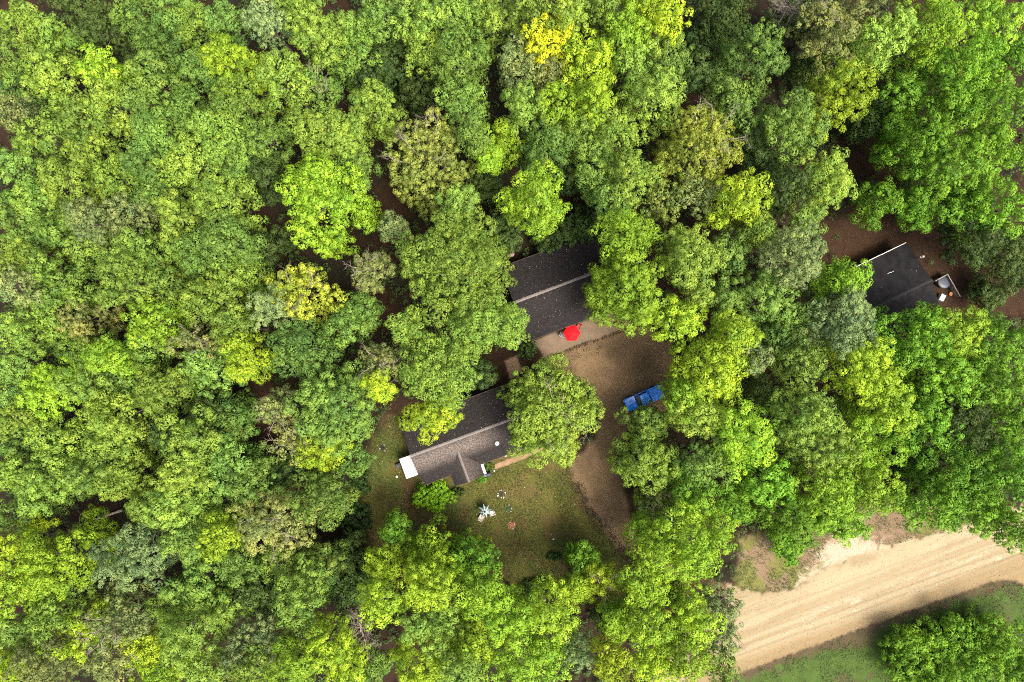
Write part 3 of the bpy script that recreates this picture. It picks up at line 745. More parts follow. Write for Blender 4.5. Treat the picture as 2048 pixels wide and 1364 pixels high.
# gravel pebbles and dark grit on the driveway
n = 60000; x = rng.uniform(2, 34, n); y = rng.uniform(-42, 2, n); px, py = x*F/H+CX, -y*F/H+CY
k = (poly_sd(px, py, DRIVE) > 0) & (rng.random(n) < .35); x, y = x[k], y[k]; m = len(x)
litter_obj('gravel', speck_quads(x, y, np.full(m, .062), rng.choice([.05,.08,.12], m, p=[.55,.35,.1]), rng, .3),
           leaf_colours(m, rng, [(.30,.20,.12),(.11,.07,.045),(.42,.32,.22)], [.45,.42,.13]), 'loose gravel and dark grit spread over the brown driveway', 'gravel')
n = 60000; x = rng.uniform(26, 80, n); y = rng.uniform(-52, -20, n); px, py = x*F/H+CX, -y*F/H+CY
k = (poly_sd(px, py, ROAD) > 2) & (rng.random(n) < .25+.5*smooth(1140, 1060, py)*0+.5*(np.abs(q0(px, py)+8) < 9)); x, y = x[k], y[k]; m = len(x)
litter_obj('gravel', speck_quads(x, y, np.full(m, .055), rng.choice([.05,.08,.13], m, p=[.6,.32,.08]), rng, .3),
           leaf_colours(m, rng, [(.34,.27,.18),(.16,.11,.07),(.46,.40,.32)], [.5,.3,.2]), 'loose pale stones and grit on the dirt road', 'gravel')
# litter in the yard of the right-hand house
n = 16000; x = rng.uniform(40, 84, n); y = rng.uniform(-6, 40, n); px, py = x*F/H+CX, -y*F/H+CY
k = poly_sd(px, py, BROWN[0]) > -8; 
for h_ in HOUSES_PX[3:5]: k &= poly_sd(px, py, h_) < 0
x, y = x[k], y[k]; m = len(x)
litter_obj('leaf_litter', speck_quads(x, y, rng.uniform(.05, .1, m), rng.choice([.09,.14,.2], m, p=[.5,.4,.1]), rng, .7),
           leaf_colours(m, rng, [(.13,.06,.022),(.06,.03,.015),(.26,.15,.06)], [.45,.42,.13]), 'rust brown leaf litter around the flat black roofed house', 'leaf litter')

def grass_obj(name, n, box, test, hgt, colr, label):
    rng = np.random.default_rng(31+n)
    x = rng.uniform(box[0], box[1], n); y = rng.uniform(box[2], box[3], n); px, py = x*F/H+CX, -y*F/H+CY
    k = test(px, py, rng); x, y = x[k], y[k]; m = len(x)
    h = hgt*rng.uniform(.5, 1.4, m)*(.5+fbm(x*.6, y*.6)); a = rng.random(m)*6.28; wd = rng.uniform(.03, .06, m)*1.6
    lean = rng.normal(0, .55, (m, 2))*h[:, None]
    z0 = np.zeros(m)
    C = np.stack([x, y, .05+h*.6], 1)
    me = make_mesh(name, speck_quads(C[:, 0], C[:, 1], C[:, 2], rng.uniform(.08, .2, m), rng, .38), quads=np.arange(m*4).reshape(-1, 4))
    at = me.attributes.new('tone', 'FLOAT', 'FACE'); at.data.foreach_set('value', np.clip(.45+rng.normal(0, .22, m), 0, 1).astype(np.float32))
    o = link(name, me, LEAF); o.color = (*colr, 1); tag(o, label, 'grass', kind='stuff'); return o
def lawn_test(px, py, rng):
    k = (poly_sd(px, py, LAWN) > 0) & (poly_sd(px, py, DRIVE) < -4) & (poly_sd(px, py, PATH) < -1)
    for h_ in HOUSES_PX[:2]: k &= poly_sd(px, py, h_) < 0
    return k & (fbm(px*.03, py*.03)+rng.normal(0, .08, len(px)) > .44)
grass_obj('lawn_grass', 70000, (-23, 22, -38, -9), lawn_test, .10, (.068,.075,.014), 'short mossy grass of the front lawn inside the driveway curve')
def verge_test(px, py, rng):
    return ((poly_sd(px, py, VERGE) > 2) | (poly_sd(px, py, SOUTHV) > 1)) & (poly_sd(px, py, ROAD) < -1) & (poly_sd(px, py, SAND) < -5) & (fbm(px*.04, py*.04)+rng.normal(0, .07, len(px)) > .46+.10*(py > SOUTHVERGE_EDGE(px))*smooth(30, 12, py-SOUTHVERGE_EDGE(px))+.12*(py < SOUTHVERGE_EDGE(px))*smooth(1120, 1060, py))
grass_obj('verge_grass', 80000, (27, 77, -52, -20), verge_test, .22, (.062,.095,.018), 'rough green grass on both verges of the dirt road')

# ------------------------------------------------------------------ houses
def shingle_mat(name, base, light, wear=0.0, pale_x=(0, 1), row=.14):
    m, nt, b, out = mat_new(name)
    tc = N(nt, 'ShaderNodeTexCoord')
    br = N(nt, 'ShaderNodeTexBrick', offset=.5, i_Scale=1.0)
    br.inputs['Brick Width'].default_value = .32; br.inputs['Row Height'].default_value = row; br.inputs['Mortar Size'].default_value = .012
    br.inputs['Color1'].default_value = (*[c*.75 for c in base], 1); br.inputs['Color2'].default_value = (*[c*1.3 for c in base], 1)
    br.inputs['Mortar'].default_value = (*[c*.35 for c in base], 1); br.inputs['Bias'].default_value = 0
    nt.links.new(tc.outputs['Object'], br.inputs[0])
    n = N(nt, 'ShaderNodeTexNoise', i_Scale=9.0, i_Detail=6.0, i_Roughness=.8); nt.links.new(tc.outputs['Object'], n.inputs[0])
    mr = N(nt, 'ShaderNodeMapRange', i_3=.6, i_4=1.5); mr.inputs[1].default_value = .35; mr.inputs[2].default_value = .65
    nt.links.new(n.outputs[0], mr.inputs[0])
    v = N(nt, 'ShaderNodeVectorMath', operation='MULTIPLY'); nt.links.new(br.outputs[0], v.inputs[0]); nt.links.new(mr.outputs[0], v.inputs[1])
    last = v.outputs[0]
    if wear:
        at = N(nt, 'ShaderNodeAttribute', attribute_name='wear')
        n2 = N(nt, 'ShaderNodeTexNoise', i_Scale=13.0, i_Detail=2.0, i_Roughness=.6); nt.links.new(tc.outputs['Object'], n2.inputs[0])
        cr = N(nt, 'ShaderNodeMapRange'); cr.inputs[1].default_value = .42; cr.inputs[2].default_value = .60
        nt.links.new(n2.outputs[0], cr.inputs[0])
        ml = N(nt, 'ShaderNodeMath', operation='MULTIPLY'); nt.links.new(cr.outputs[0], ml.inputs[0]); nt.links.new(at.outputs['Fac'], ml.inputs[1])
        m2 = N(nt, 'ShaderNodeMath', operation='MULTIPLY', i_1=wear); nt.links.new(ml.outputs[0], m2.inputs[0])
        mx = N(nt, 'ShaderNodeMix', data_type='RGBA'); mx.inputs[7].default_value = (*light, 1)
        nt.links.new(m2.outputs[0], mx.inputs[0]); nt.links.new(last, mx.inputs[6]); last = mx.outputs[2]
    nt.links.new(last, b.inputs['Base Color']); b.inputs['Roughness'].default_value = .85; b.inputs['Specular IOR Level'].default_value = .15
    bp = N(nt, 'ShaderNodeBump', i_Strength=.5, i_Distance=.02); nt.links.new(br.outputs['Fac'], bp.inputs['Height']); bp.invert = True
    nt.links.new(bp.outputs[0], b.inputs['Normal'])
    return m

def slope_grid(x0, x1, y0, z0, y1, z1, th, palef=None, nx=60, ny=14, name='roof_slope', cut=None):
    """roof slope as a thin slab, y0,z0 = eave; y1,z1 = ridge"""
    V = []; Q = []
    for l in (0, 1):
        for j in range(ny+1):
            for i in range(nx+1):
                u = i/nx; v = j/ny; V.append((x0+(x1-x0)*u, y0+(y1-y0)*v, z0+(z1-z0)*v - (th if l else 0)))
    W = nx+1; B = (nx+1)*(ny+1)
    for j in range(ny):
        for i in range(nx):
            a = j*W+i; f = (a, a+1, a+1+W, a+W); Q.append(f if y1 > y0 else f[::-1]); g = tuple(B+k for k in f[::-1]); Q.append(g if y1 > y0 else g[::-1])
    for i in range(nx): Q.append((i, B+i, B+i+1, i+1)); a = ny*W+i; Q.append((a, a+1, B+a+1, B+a))
    for j in range(ny): a = j*W; Q.append((a, a+W, B+a+W, B+a)); a = j*W+nx; Q.append((a, B+a, B+a+W, a+W))
    me = make_mesh(name, V, faces=Q)
    wv = np.zeros(len(V), np.float32) if palef is None else np.array([palef(v[0], v[1]) for v in V], np.float32)
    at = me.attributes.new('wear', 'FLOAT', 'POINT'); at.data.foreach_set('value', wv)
    return me

SIDING = simple_mat('tan_house_siding', (.38,.32,.25), .8, scale=2)
WHITE = simple_mat('white_painted_trim', (.78,.78,.76), .5, noise=.06)
GLASS = simple_mat('dark_window_glass', (.03,.04,.05), .08, spec=.8)
DOORM = simple_mat('brown_door_paint', (.14,.07,.04), .5)
CAPM = simple_mat('weathered_ridge_shingle', (.19,.165,.15), .85, noise=.35, scale=8)
CAPM2 = simple_mat('dark_ridge_shingle', (.016,.016,.017), .85, noise=.3, scale=8)

def frame_of(sw_px, z, ang):
    p = P(sw_px[0], sw_px[1], z); return (p[0], p[1], 0), ang

def gable_house(name, loc, ang, L, D, ridge_f, ze, zr, mat, label, palef=None, cap=CAPM, over=.45, cap_s=.34, windows=True):
    """local frame: origin at SW eave corner, x along the eave, y towards the north eave"""
    root = empty(name, loc, ang); tag(root, label, 'house')
    yr = D*ridge_f; th = .10
    sl = (zr-ze)/yr
    link('roof_slope', slope_grid(0, L, 0, ze, yr, zr, th, palef), mat, root)
    link('roof_slope', slope_grid(0, L, D, ze, yr+.001, zr, th), mat, root)
    # ridge cap of overlapping shingles
    mb = MB(); n = int(L/.21)
    for i in range(n):
        x0 = i*L/n; x1 = x0+L/n+.06; zc = zr+.035+.012*(i % 2)
        r_ = random.Random(i); w1 = .17+r_.random()*.03
        s2 = (zr-ze)/(D-yr)
        mb.hexa([(x0, yr-w1, zr-w1*sl+.012), (x1, yr-w1, zr-w1*sl+.005), (x1, yr, zr+.02), (x0, yr, zr+.03)],
                [(x0, yr-w1, zr-w1*sl+.045), (x1, yr-w1, zr-w1*sl+.02), (x1, yr, zr+.045), (x0, yr, zr+.065)])
        mb.hexa([(x0, yr, zr+.03), (x1, yr, zr+.02), (x1, yr+w1, zr-w1*s2+.005), (x0, yr+w1, zr-w1*s2+.012)],
                [(x0, yr, zr+.065), (x1, yr, zr+.045), (x1, yr+w1, zr-w1*s2+.02), (x0, yr+w1, zr-w1*s2+.045)])
    mb.build('ridge_cap', cap, root)
    # walls with gables
    o = over; zt = ze+o*sl-.12
    zg = zr-.13
    mb = MB()
    x0, x1, y0, y1 = o, L-o, o, D-o
    mb.add([(x0,y0,-.1),(x1,y0,-.1),(x1,y1,-.1),(x0,y1,-.1),(x0,y0,zt),(x1,y0,zt),(x1,y1,zt),(x0,y1,zt),(x0,yr,zg),(x1,yr,zg)],
           [(0,1,5,4),(2,3,7,6),(1,2,6,9,5),(3,0,4,8,7),(4,5,9,8),(6,7,8,9),(0,3,2,1)])
    mb.build('wall', SIDING, root)
    mb = MB().box(.0, L, -.035, -.003, ze-.15, ze-.005).box(0, L, D+.003, D+.035, ze-.15, ze-.005); mb.build('fascia', DOORM, root)
    if windows:
        for fx in (.3, .62, .84):
            f = MB().box(L*fx-.62, L*fx+.62, y0-.06, y0-.004, .95, 2.1).build('window', WHITE, root)
            MB().box(L*fx-.54, L*fx+.54, y0-.075, y0-.061, 1.03, 2.02).build('pane', GLASS, f)
        dd = MB().box(L*.46-.46, L*.46+.46, y0-.05, y0-.004, .1, 2.1).build('door', DOORM, root)
        MB().tube((L*.46+.34, y0-.12, 1.0), (L*.46+.34, y0-.051, 1.0), .03).build('handle', WHITE, dd)
    return root

DEG = math.radians
# --- front house (lower roof)
def pale1(x, y):  # paler speckled band near the ridge, fading down the slope and to the right
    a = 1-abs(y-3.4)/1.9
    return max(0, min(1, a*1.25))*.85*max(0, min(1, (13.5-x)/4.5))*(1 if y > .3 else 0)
M1 = shingle_mat('speckled_brown_shingles', (.019,.0165,.016), (.22,.18,.155), 1.0)
loc1, a1 = frame_of((847, 971), 2.6, DEG(20.1))
h1 = gable_house('front_house', loc1, a1, 17.4, 9.2, .5, 2.6, 4.25, M1, 'low house with speckled brown shingle roof beside the lawn, white canopy at its left end', pale1)
# porch gable facing the lawn
gx0, gx1, gy = 4.05, 8.35, -1.55     # local metres
gm = (gx0+gx1)/2; zr2 = 3.65; ze2 = 2.62; yi = (zr2-2.6)/(1.65/4.6)
def tri_slope(xe, sgn):
    th = .08; V = [(xe,gy,ze2),(xe,.05,ze2),(gm,yi,zr2+.02),(gm,gy,zr2+.02)]; V2 = [(a,b,c-th) for a,b,c in V]
    f = [(0,1,2,3),(7,6,5,4),(0,3,7,4),(0,4,5,1),(1,5,6,2)]
    if sgn > 0: f = [q[::-1] for q in f]
    me = make_mesh('porch_roof_slope', V+V2, faces=f)
    wv = np.array([.0,.3,.8,.75]*2 if sgn > 0 else [0,.1,.4,.25]*2, np.float32)  # paler towards the porch ridge, more so on the right slope
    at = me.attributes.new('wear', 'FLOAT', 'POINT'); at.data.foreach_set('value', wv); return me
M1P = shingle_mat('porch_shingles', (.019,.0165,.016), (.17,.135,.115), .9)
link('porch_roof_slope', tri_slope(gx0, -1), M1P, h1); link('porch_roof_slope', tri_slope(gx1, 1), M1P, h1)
mb = MB()
n = 24
for i in range(n):
    y0 = gy+(yi-gy)*i/n; y1 = y0+(yi-gy)/n+.05; w1 = .17; s2 = (zr2-ze2)/(gm-gx0)
    mb.hexa([(gm-w1,y0,zr2-w1*s2+.03),(gm,y0,zr2+.05),(gm,y1,zr2+.04),(gm-w1,y1,zr2-w1*s2+.02)],[(gm-w1,y0,zr2-w1*s2+.07),(gm,y0,zr2+.09),(gm,y1,zr2+.065),(gm-w1,y1,zr2-w1*s2+.04)])
    mb.hexa([(gm,y0,zr2+.05),(gm+w1,y0,zr2-w1*s2+.03),(gm+w1,y1,zr2-w1*s2+.02),(gm,y1,zr2+.04)],[(gm,y0,zr2+.09),(gm+w1,y0,zr2-w1*s2+.07),(gm+w1,y1,zr2-w1*s2+.04),(gm,y1,zr2+.065)])
mb.build('ridge_cap', CAPM, h1)
MB().add([(gx0+.3,gy+.3,-.1),(gx1-.3,gy+.3,-.1),(gx1-.3,gy+.3,ze2),(gm,gy+.3,zr2-.15),(gx0+.3,gy+.3,ze2),(gx0+.3,.44,-.1),(gx1-.3,.44,-.1),(gx1-.3,.44,ze2),(gx0+.3,.44,ze2)],
         [(0,1,2,3,4),(1,6,7,2),(5,0,4,8)]).build('porch_wall', SIDING, h1)
MB().box(gx1+.06, gx1+.40, gy+.10, .12, ze2-.22, ze2-.12).build('porch_trim', WHITE, h1)
# roof vents
def on_slope(x, y): return 2.6+1.65*(y/4.6 if y <= 4.6 else (9.2-y)/4.6)
def local_of(px, py, z, loc, ang):
    p = P(px, py, z); dx, dy = p[0]-loc[0], p[1]-loc[1]; c, s = math.cos(ang), math.sin(ang)
    return dx*c+dy*s, -dx*s+dy*c
vx, vy = local_of(994, 886, 3.3, loc1, a1)
MB().lathe([(.20,-.15),(.20,.22),(.30,.24),(.30,.30),(.16,.40),(.02,.43)], (vx, vy, on_slope(vx, vy)), 16).build('roof_vent', simple_mat('pale_vent_metal', (.62,.56,.55), .45), h1, smooth=False)
vx, vy = local_of(903, 853, 3.3, loc1, a1)
MB().lathe([(.06,-.1),(.06,.32),(.04,.33)], (vx, vy, on_slope(vx, vy)), 10).build('vent_pipe', WHITE, h1)
vx, vy = local_of(1011, 912, 2.5, loc1, a1)
q = MB().lathe([(.02,-.2),(.13,-.18),(.15,0),(.10,.05)], (vx, vy+.02, 2.4), 12); q.build('gutter_outlet', WHITE, h1)

# --- white canopy at the west end
c4 = [P(796, 919, 2.35), P(813, 958, 2.35), P(837, 949, 2.35), P(820, 909, 2.35)]
ang = a1; root = empty('canopy', (*c4[1][:2], 0), ang)
cw = float(np.linalg.norm(c4[2][:2]-c4[1][:2])); cd = float(np.linalg.norm(c4[0][:2]-c4[1][:2]))
tag(root, 'small white panelled canopy attached to the left end of the front house', 'canopy')
PANEL = simple_mat('white_roof_panel', (.62,.58,.57), .45, noise=.05)
mb = MB()
for i in range(4):
    for j in range(7):
        w_, d_ = cw/4, cd/7; z = 2.35+.10*(i/4)
        mb.box(i*w_+.012, (i+1)*w_-.012, j*d_+.012, (j+1)*d_-.012, z, z+.035)
mb.build('panel', PANEL, root)
MB().box(0, cw, 0, cd, 2.28, 2.345).build('frame', simple_mat('grey_canopy_frame', (.22,.21,.22), .5), root)
for x, y in ((.06,.06),(.06,cd-.06)): MB().tube((x, y, 0), (x, y, 2.29), .05).build('post', WHITE, root)
p = P(797, 931, .4)
o = MB().box(-.35,.35,-.3,.3,0,.62).box(-.25,.25,-.2,.2,.62,.70).build('air_conditioner', simple_mat('dark_grey_cabinet', (.05,.05,.06), .5), None, (p[0], p[1], 0), bevel=.03)
o.rotation_euler = (0, 0, a1); tag(o, 'dark grey cabinet unit standing under the outer edge of the white canopy', 'cabinet')

# --- rear house behind the red umbrella
M2 = shingle_mat('dark_charcoal_shingles', (.015,.013,.0135), (.055,.043,.04), .5)
def pale2(x, y): return max(0, 1-abs(y-4.2)/1.6)*.35
loc2, a2 = frame_of((1056, 683), 2.7, DEG(20.6))
h2 = gable_house('rear_house', loc2, a2, 13.6, 10.9, .515, 2.7, 4.5, M2, 'low house with dark charcoal shingle roof behind the red umbrella', pale2)
p = P(1038, 684, 1.2)

# --- right-hand house with smooth black roof
M3, nt3, b3, _ = mat_new('black_roll_roofing')
tc = N(nt3, 'ShaderNodeTexCoord'); nz = N(nt3, 'ShaderNodeTexNoise', i_Scale=1.2, i_Detail=8.0); nt3.links.new(tc.outputs['Object'], nz.inputs[0])
cr = N(nt3, 'ShaderNodeValToRGB'); cr.color_ramp.elements[0].color = (.007,.0068,.0078,1); cr.color_ramp.elements[1].color = (.014,.013,.0145,1)
cr.color_ramp.elements[0].position = .35; cr.color_ramp.elements[1].position = .65
nt3.links.new(nz.outputs[0], cr.inputs[0]); nt3.links.new(cr.outputs[0], b3.inputs['Base Color']); b3.inputs['Roughness'].default_value = .85; b3.inputs['Specular IOR Level'].default_value = .12
pn = P(1812.9, 486, 2.7); pw = P(1718.8, 531.5, 2.7)
a3 = math.atan2(pn[1]-pw[1], pn[0]-pw[0]); D3 = 11.6; L3 = 9.3
ux, uy = math.cos(a3), math.sin(a3)
loc3 = (pn[0]-ux*L3+uy*D3, pn[1]-uy*L3-ux*D3, 0)
h3 = gable_house('right_house', loc3, a3, L3, D3, .5, 2.7, 4.3, M3, 'small house with smooth flat black roof and white gutter in the brown yard at right', None, cap=CAPM2, cap_s=.3)
MB().box(0, L3, D3+.04, D3+.11, 2.60, 2.70).build('gutter', WHITE, h3)
mb = MB()
for px, py in ((1777, 546), (1783, 544)):
    vx, vy = local_of(px, py, 3.4, loc3, a3); mb.tube((vx-.3, vy, 3.62), (vx+.2, vy+.02, 3.62), .03)
mb.build('roof_flashing', WHITE, h3)

# fence corner, round tub, boxes beside it
A, B_, C_ = P(1871.5, 561.5, 1.3), P(1895.4, 548.6, 1.3), P(1920.5, 592.6, 1.3)
fence = empty('fence', (*B_[:2], 0)); tag(fence, 'low grey board fence corner enclosing the round tub beside the flat black roof', 'fence')
FM = simple_mat('weathered_fence_wood', (.30,.26,.22), .85, noise=.25)
mb = MB(); 
def board_run(mb, p, q, h, par):
    p = Vector((p[0]-B_[0], p[1]-B_[1], 0)); q = Vector((q[0]-B_[0], q[1]-B_[1], 0)); L = (q-p).length; d = (q-p)/L; nrm = Vector((-d.y, d.x, 0))
    n = int(L/.15)
    for i in range(n):
        a = p+d*(i*L/n+.01); b = p+d*((i+1)*L/n-.01); hh = h+.02*((i*7) % 3)
        v = [a-nrm*.012, b-nrm*.012, b+nrm*.012, a+nrm*.012]
        mb.hexa([(w_.x, w_.y, .05) for w_ in v], [(w_.x, w_.y, hh) for w_ in v])
board_run(mb, A, B_, 1.22, fence); board_run(mb, B_, C_, 1.22, fence); mb.build('boards', FM, fence)
mb = MB()
for p, q in ((A, B_), (B_, C_)):
    p = Vector((p[0]-B_[0], p[1]-B_[1], 0)); q = Vector((q[0]-B_[0], q[1]-B_[1], 0)); d = (q-p).normalized(); nr = Vector((-d.y, d.x, 0))*.05
    v = [p-nr, q-nr, q+nr, p+nr]; mb.hexa([(w_.x, w_.y, 1.27) for w_ in v], [(w_.x, w_.y, 1.31) for w_ in v])
mb.build('top_rail', FM, fence)
for p in (A, B_, C_, (B_+C_)/2):
    MB().box(p[0]-B_[0]-.06, p[0]-B_[0]+.06, p[1]-B_[1]-.06, p[1]-B_[1]+.06, 0, 1.36).build('post', FM, fence)
p = P(1889.5, 563.5, .9); root = empty('hot_tub', (p[0], p[1], 0)); tag(root, 'round tub under a dark blue-black cover inside the fence corner', 'hot tub')
MB().lathe([(.86,0),(.88,.8),(.80,.82)], n=32).build('shell', simple_mat('dark_brown_tub_side', (.05,.03,.025), .6), root)
MB().lathe([(.02,.93),(.5,.92),(.86,.88),(.93,.83),(.93,.76),(.89,.75)], n=32).build('cover', simple_mat('blue_black_vinyl_cover', (.025,.033,.055), .4), root)
p = P(1885, 595, .6)
o = MB().box(-.45,.45,-.32,.32,0,.6).box(-.47,.47,-.34,.34,.6,.66).build('storage_box', simple_mat('pale_grey_plastic', (.55,.57,.56), .5), None, (p[0], p[1], 0), bevel=.03); o.rotation_euler = (0, 0, 1.1)
tag(o, 'pale grey storage box half hidden by leaves below the round tub', 'storage box')
p = P(1902, 588, .2)
o = MB().lathe([(.05,0),(.20,.02),(.26,.25),(.28,.26),(.24,.22),(.03,.18)], n=14).build('flower_pot', simple_mat('terracotta_glaze', (.62,.26,.09), .5), None, (p[0], p[1], 0)); tag(o, 'small orange clay pot inside the fence corner near the grey box', 'pot')
for (x, y, r, lab) in ((1844.9, 513, .17, 'larger bright white globe lamp by the black roof edge'), (1840.2, 514.3, .10, 'smaller grey-white globe lamp left of the bright globe')):
    p = P(x, y, 1.2); root = empty('garden_lamp', (p[0], p[1], 0)); tag(root, lab, 'garden lamp')
    MB().tube((0,0,0),(0,0,1.2),.03).build('post', simple_mat('black_lamp_post', (.03,.03,.03), .5), root)
    MB().lathe([(.02,-r)]+[(r*math.cos(t), r*math.sin(t)) for t in np.linspace(-1.3, 1.3, 9)]+[(.02,r)], (0,0,1.2+r*.8), 16).build('globe', WHITE, root, smooth=True)

# ------------------------------------------------------------------ patio furniture
def star_canopy(parent, R, h, n, mat, amp=.0, fold=1.0, th=.012):
    """canopy: n ribs; fold<1 pulls valleys in"""
    V = []; fs = []; K = 6
    ring = []
    for j in range(1, K+1):
        f = j/K
        row = []
        for i in range(2*n):
            a = math.pi*i/n; rib = i % 2 == 0
            rr = R*f*(1 if rib else (math.cos(math.pi/n) if fold >= 1 else 1-(1-fold)*f**.7))
            z = h - .42*R*f**1.25 - (0 if rib else (.03*f if fold >= 1 else .30*f))
            row.append(len(V)); V.append((rr*math.cos(a), rr*math.sin(a), z))
        ring.append(row)
    top = len(V); V.append((0, 0, h))
    for i in range(2*n): fs.append((top, ring[0][i], ring[0][(i+1) % (2*n)]))
    for j in range(K-1):
        for i in range(2*n): fs.append((ring[j][i], ring[j+1][i], ring[j+1][(i+1) % (2*n)], ring[j][(i+1) % (2*n)]))
    o = link('canopy', make_mesh('canopy', V, faces=fs), mat, parent)
    m = o.modifiers.new('solid', 'SOLIDIFY'); m.thickness = th; return o

RED = simple_mat('red_umbrella_fabric', (.78,.006,.012), .75, noise=.05, spec=.2)
METAL = simple_mat('grey_metal_tube', (.30,.30,.31), .35, .8)
p = P(1143.8, 666.4, 2.3); root = empty('patio_umbrella', (p[0], p[1], 0), 0); tag(root, 'bright red six-sided patio umbrella open on the concrete patio', 'umbrella')
star_canopy(root, 1.21, 2.62, 6, RED)
MB().tube((0,0,0),(0,0,2.66),.025).build('pole', METAL, root)
MB().lathe([(.30,0),(.30,.05),(.06,.09),(.05,.3)], n=20).build('base', simple_mat('cast_iron_base', (.04,.04,.04), .6), root)
mb = MB()
for k in range(6):
    a = math.pi*k/3; mb.tube((0,0,2.05),(math.cos(a)*.62, math.sin(a)*.62, 2.37),.01,n=5)
mb.build('ribs', METAL, root)
def table(loc, r, mat, lab, name='garden_table'):
    root = empty(name, loc); tag(root, lab, 'table')
    MB().lathe([(r*.98,.70),(r,.715),(r,.73),(r*.98,.74)], n=28).build('tabletop', mat, root)
    for k in range(4):
        a = math.pi*k/2+.6; MB().tube((math.cos(a)*r*.75, math.sin(a)*r*.75, 0),(math.cos(a)*r*.6, math.sin(a)*r*.6, .70),.02).build('leg', METAL, root)
    return root
table((p[0], p[1], 0), .55, simple_mat('dark_glass_tabletop', (.06,.07,.07), .2), 'round dark table under the red umbrella')

def chair(px, py, z, rz, mat, lab, w=.56, group=None):
    p = P(px, py, .5); root = empty('garden_chair', (p[0], p[1], 0), rz); tag(root, lab, 'chair', group)
    mb = MB(); h = w/2
    for i in range(6): mb.box(-h+.03+i*(w-.06)/6+.006, -h+.03+(i+1)*(w-.06)/6-.006, -h+.02, h-.04, .41, .43)
    mb.box(-h+.01, h-.01, -h, -h+.03, .39, .43).box(-h+.01, h-.01, h-.05, h-.01, .39, .43)
    mb.build('seat', mat, root)
    mb = MB()
    for i in range(5):
        x0 = -h+.03+i*(w-.06)/5+.012; x1 = -h+.03+(i+1)*(w-.06)/5-.012
        mb.hexa([(x0,h-.04,.43),(x1,h-.04,.43),(x1,h-.01,.43),(x0,h-.01,.43)],[(x0,h+.12,.86),(x1,h+.12,.86),(x1,h+.15,.86),(x0,h+.15,.86)])
    mb.hexa([(-h,h+.11,.84),(h,h+.11,.84),(h,h+.15,.84),(-h,h+.15,.84)],[(-h,h+.13,.90),(h,h+.13,.90),(h,h+.18,.90),(-h,h+.18,.90)])
    mb.build('backrest', mat, root)
    for s in (-1, 1):
        MB().box(s*h-.03, s*h+.03, -h-.02, h+.05, .62, .65).tube((s*h, -h+.02, .42), (s*h, -h+.02, .62), .018).build('armrest', mat, root)
        for t in (-1, 1): MB().tube((s*(h+.03), t*(h+.02), 0), (s*(h-.02), t*(h-.03), .41), .022).build('leg', mat, root)
    return root
chair(1125.5, 670.5, .5, DEG(70), simple_mat('grey_wire_chair', (.30,.30,.31), .4, .6), 'grey metal chair poking out left of the red umbrella')
chair(1158, 652.5, .5, DEG(-30), simple_mat('dark_red_chair', (.30,.015,.015), .5), 'dark red chair up-right of the red umbrella against the roof edge')

TEAL = simple_mat('faded_teal_fabric', (.50,.62,.58), .8, noise=.12)
p = P(970, 1022, 1.6); root = empty('patio_umbrella', (p[0], p[1], 0), .25); tag(root, 'pale teal star-shaped half-folded umbrella on the lawn between two white chairs', 'umbrella')
star_canopy(root, 1.08, 2.1, 8, TEAL, fold=.46)
MB().tube((0,0,0),(0,0,2.2),.022).build('pole', METAL, root)
MB().lathe([(.26,0),(.26,.05),(.05,.08)], n=18).build('base', simple_mat('black_umbrella_base', (.03,.03,.03), .6), root)
MB().lathe([(.10,2.06),(.14,2.10),(.10,2.18),(.02,2.22)], n=14).build('finial', simple_mat('black_cap', (.02,.03,.03), .5), root)
table((p[0], p[1], 0), .5, simple_mat('green_metal_tabletop', (.10,.14,.12), .5), 'round dark green table under the star-shaped teal umbrella')
CREAM = simple_mat('cream_plastic_chair', (.74,.66,.58), .5, noise=.06)
chair(963, 1034.5, .5, DEG(150), CREAM, 'cream slatted garden chair below-left of the star-shaped umbrella', .62, 'cream garden chairs')
chair(983.5, 1026.5, .5, DEG(-72), CREAM, 'cream garden chair right of the star-shaped umbrella', .62, 'cream garden chairs')

def small_round(name, px, py, prof, mat, lab, cat, z=0):
    p = P(px, py, .3); o = MB().lathe(prof, n=16).build(name, mat, None, (p[0], p[1], z)); tag(o, lab, cat); return o
STONE = simple_mat('pale_stone', (.52,.44,.38), .8, noise=.2)
small_round('planter', 1038, 684, [(.16,0),(.26,.02),(.30,.42),(.33,.44),(.27,.40),(.03,.36)], WHITE, 'white round planter under leaves at the rear house corner', 'planter')
p = P(1023.5, 510, .1)
o = MB().lathe([(.34,0),(.36,.05),(.30,.09),(.02,.10)], n=14).build('stepping_stone', simple_mat('pinkish_stone', (.52,.34,.27), .8), None, (p[0], p[1], 0)); o.scale = (1.1, .75, 1); o.rotation_euler = (0,0,.5)
tag(o, 'oval pinkish stone lying in the dark strip above the rear roof', 'stone')
p = P(1154, 1166, .15); o = MB().box(-.26,.26,-.24,.24,0,.2).build('stone_block', simple_mat('beige_stone_block', (.46,.40,.30), .85), None, (p[0], p[1], 0), bevel=.04); o.rotation_euler = (0,0,.2)
tag(o, 'square beige stone block in the dark shrubs at the bottom of the lawn', 'stone')
p = P(977.5, 948.5, .5); root = empty('grill', (p[0], p[1], 0), a1); tag(root, 'dark boxy grill beside the porch corner and small bush', 'grill')
GM = simple_mat('black_purple_enamel', (.045,.04,.055), .4)
MB().box(-.32,.32,-.25,.25,.35,.85).hexa([(-.30,-.23,.86),(.30,-.23,.86),(.30,.23,.86),(-.30,.23,.86)],[(-.26,-.12,1.02),(.26,-.12,1.02),(.26,.16,1.02),(-.26,.16,1.02)]).build('firebox', GM, root, bevel=.02)
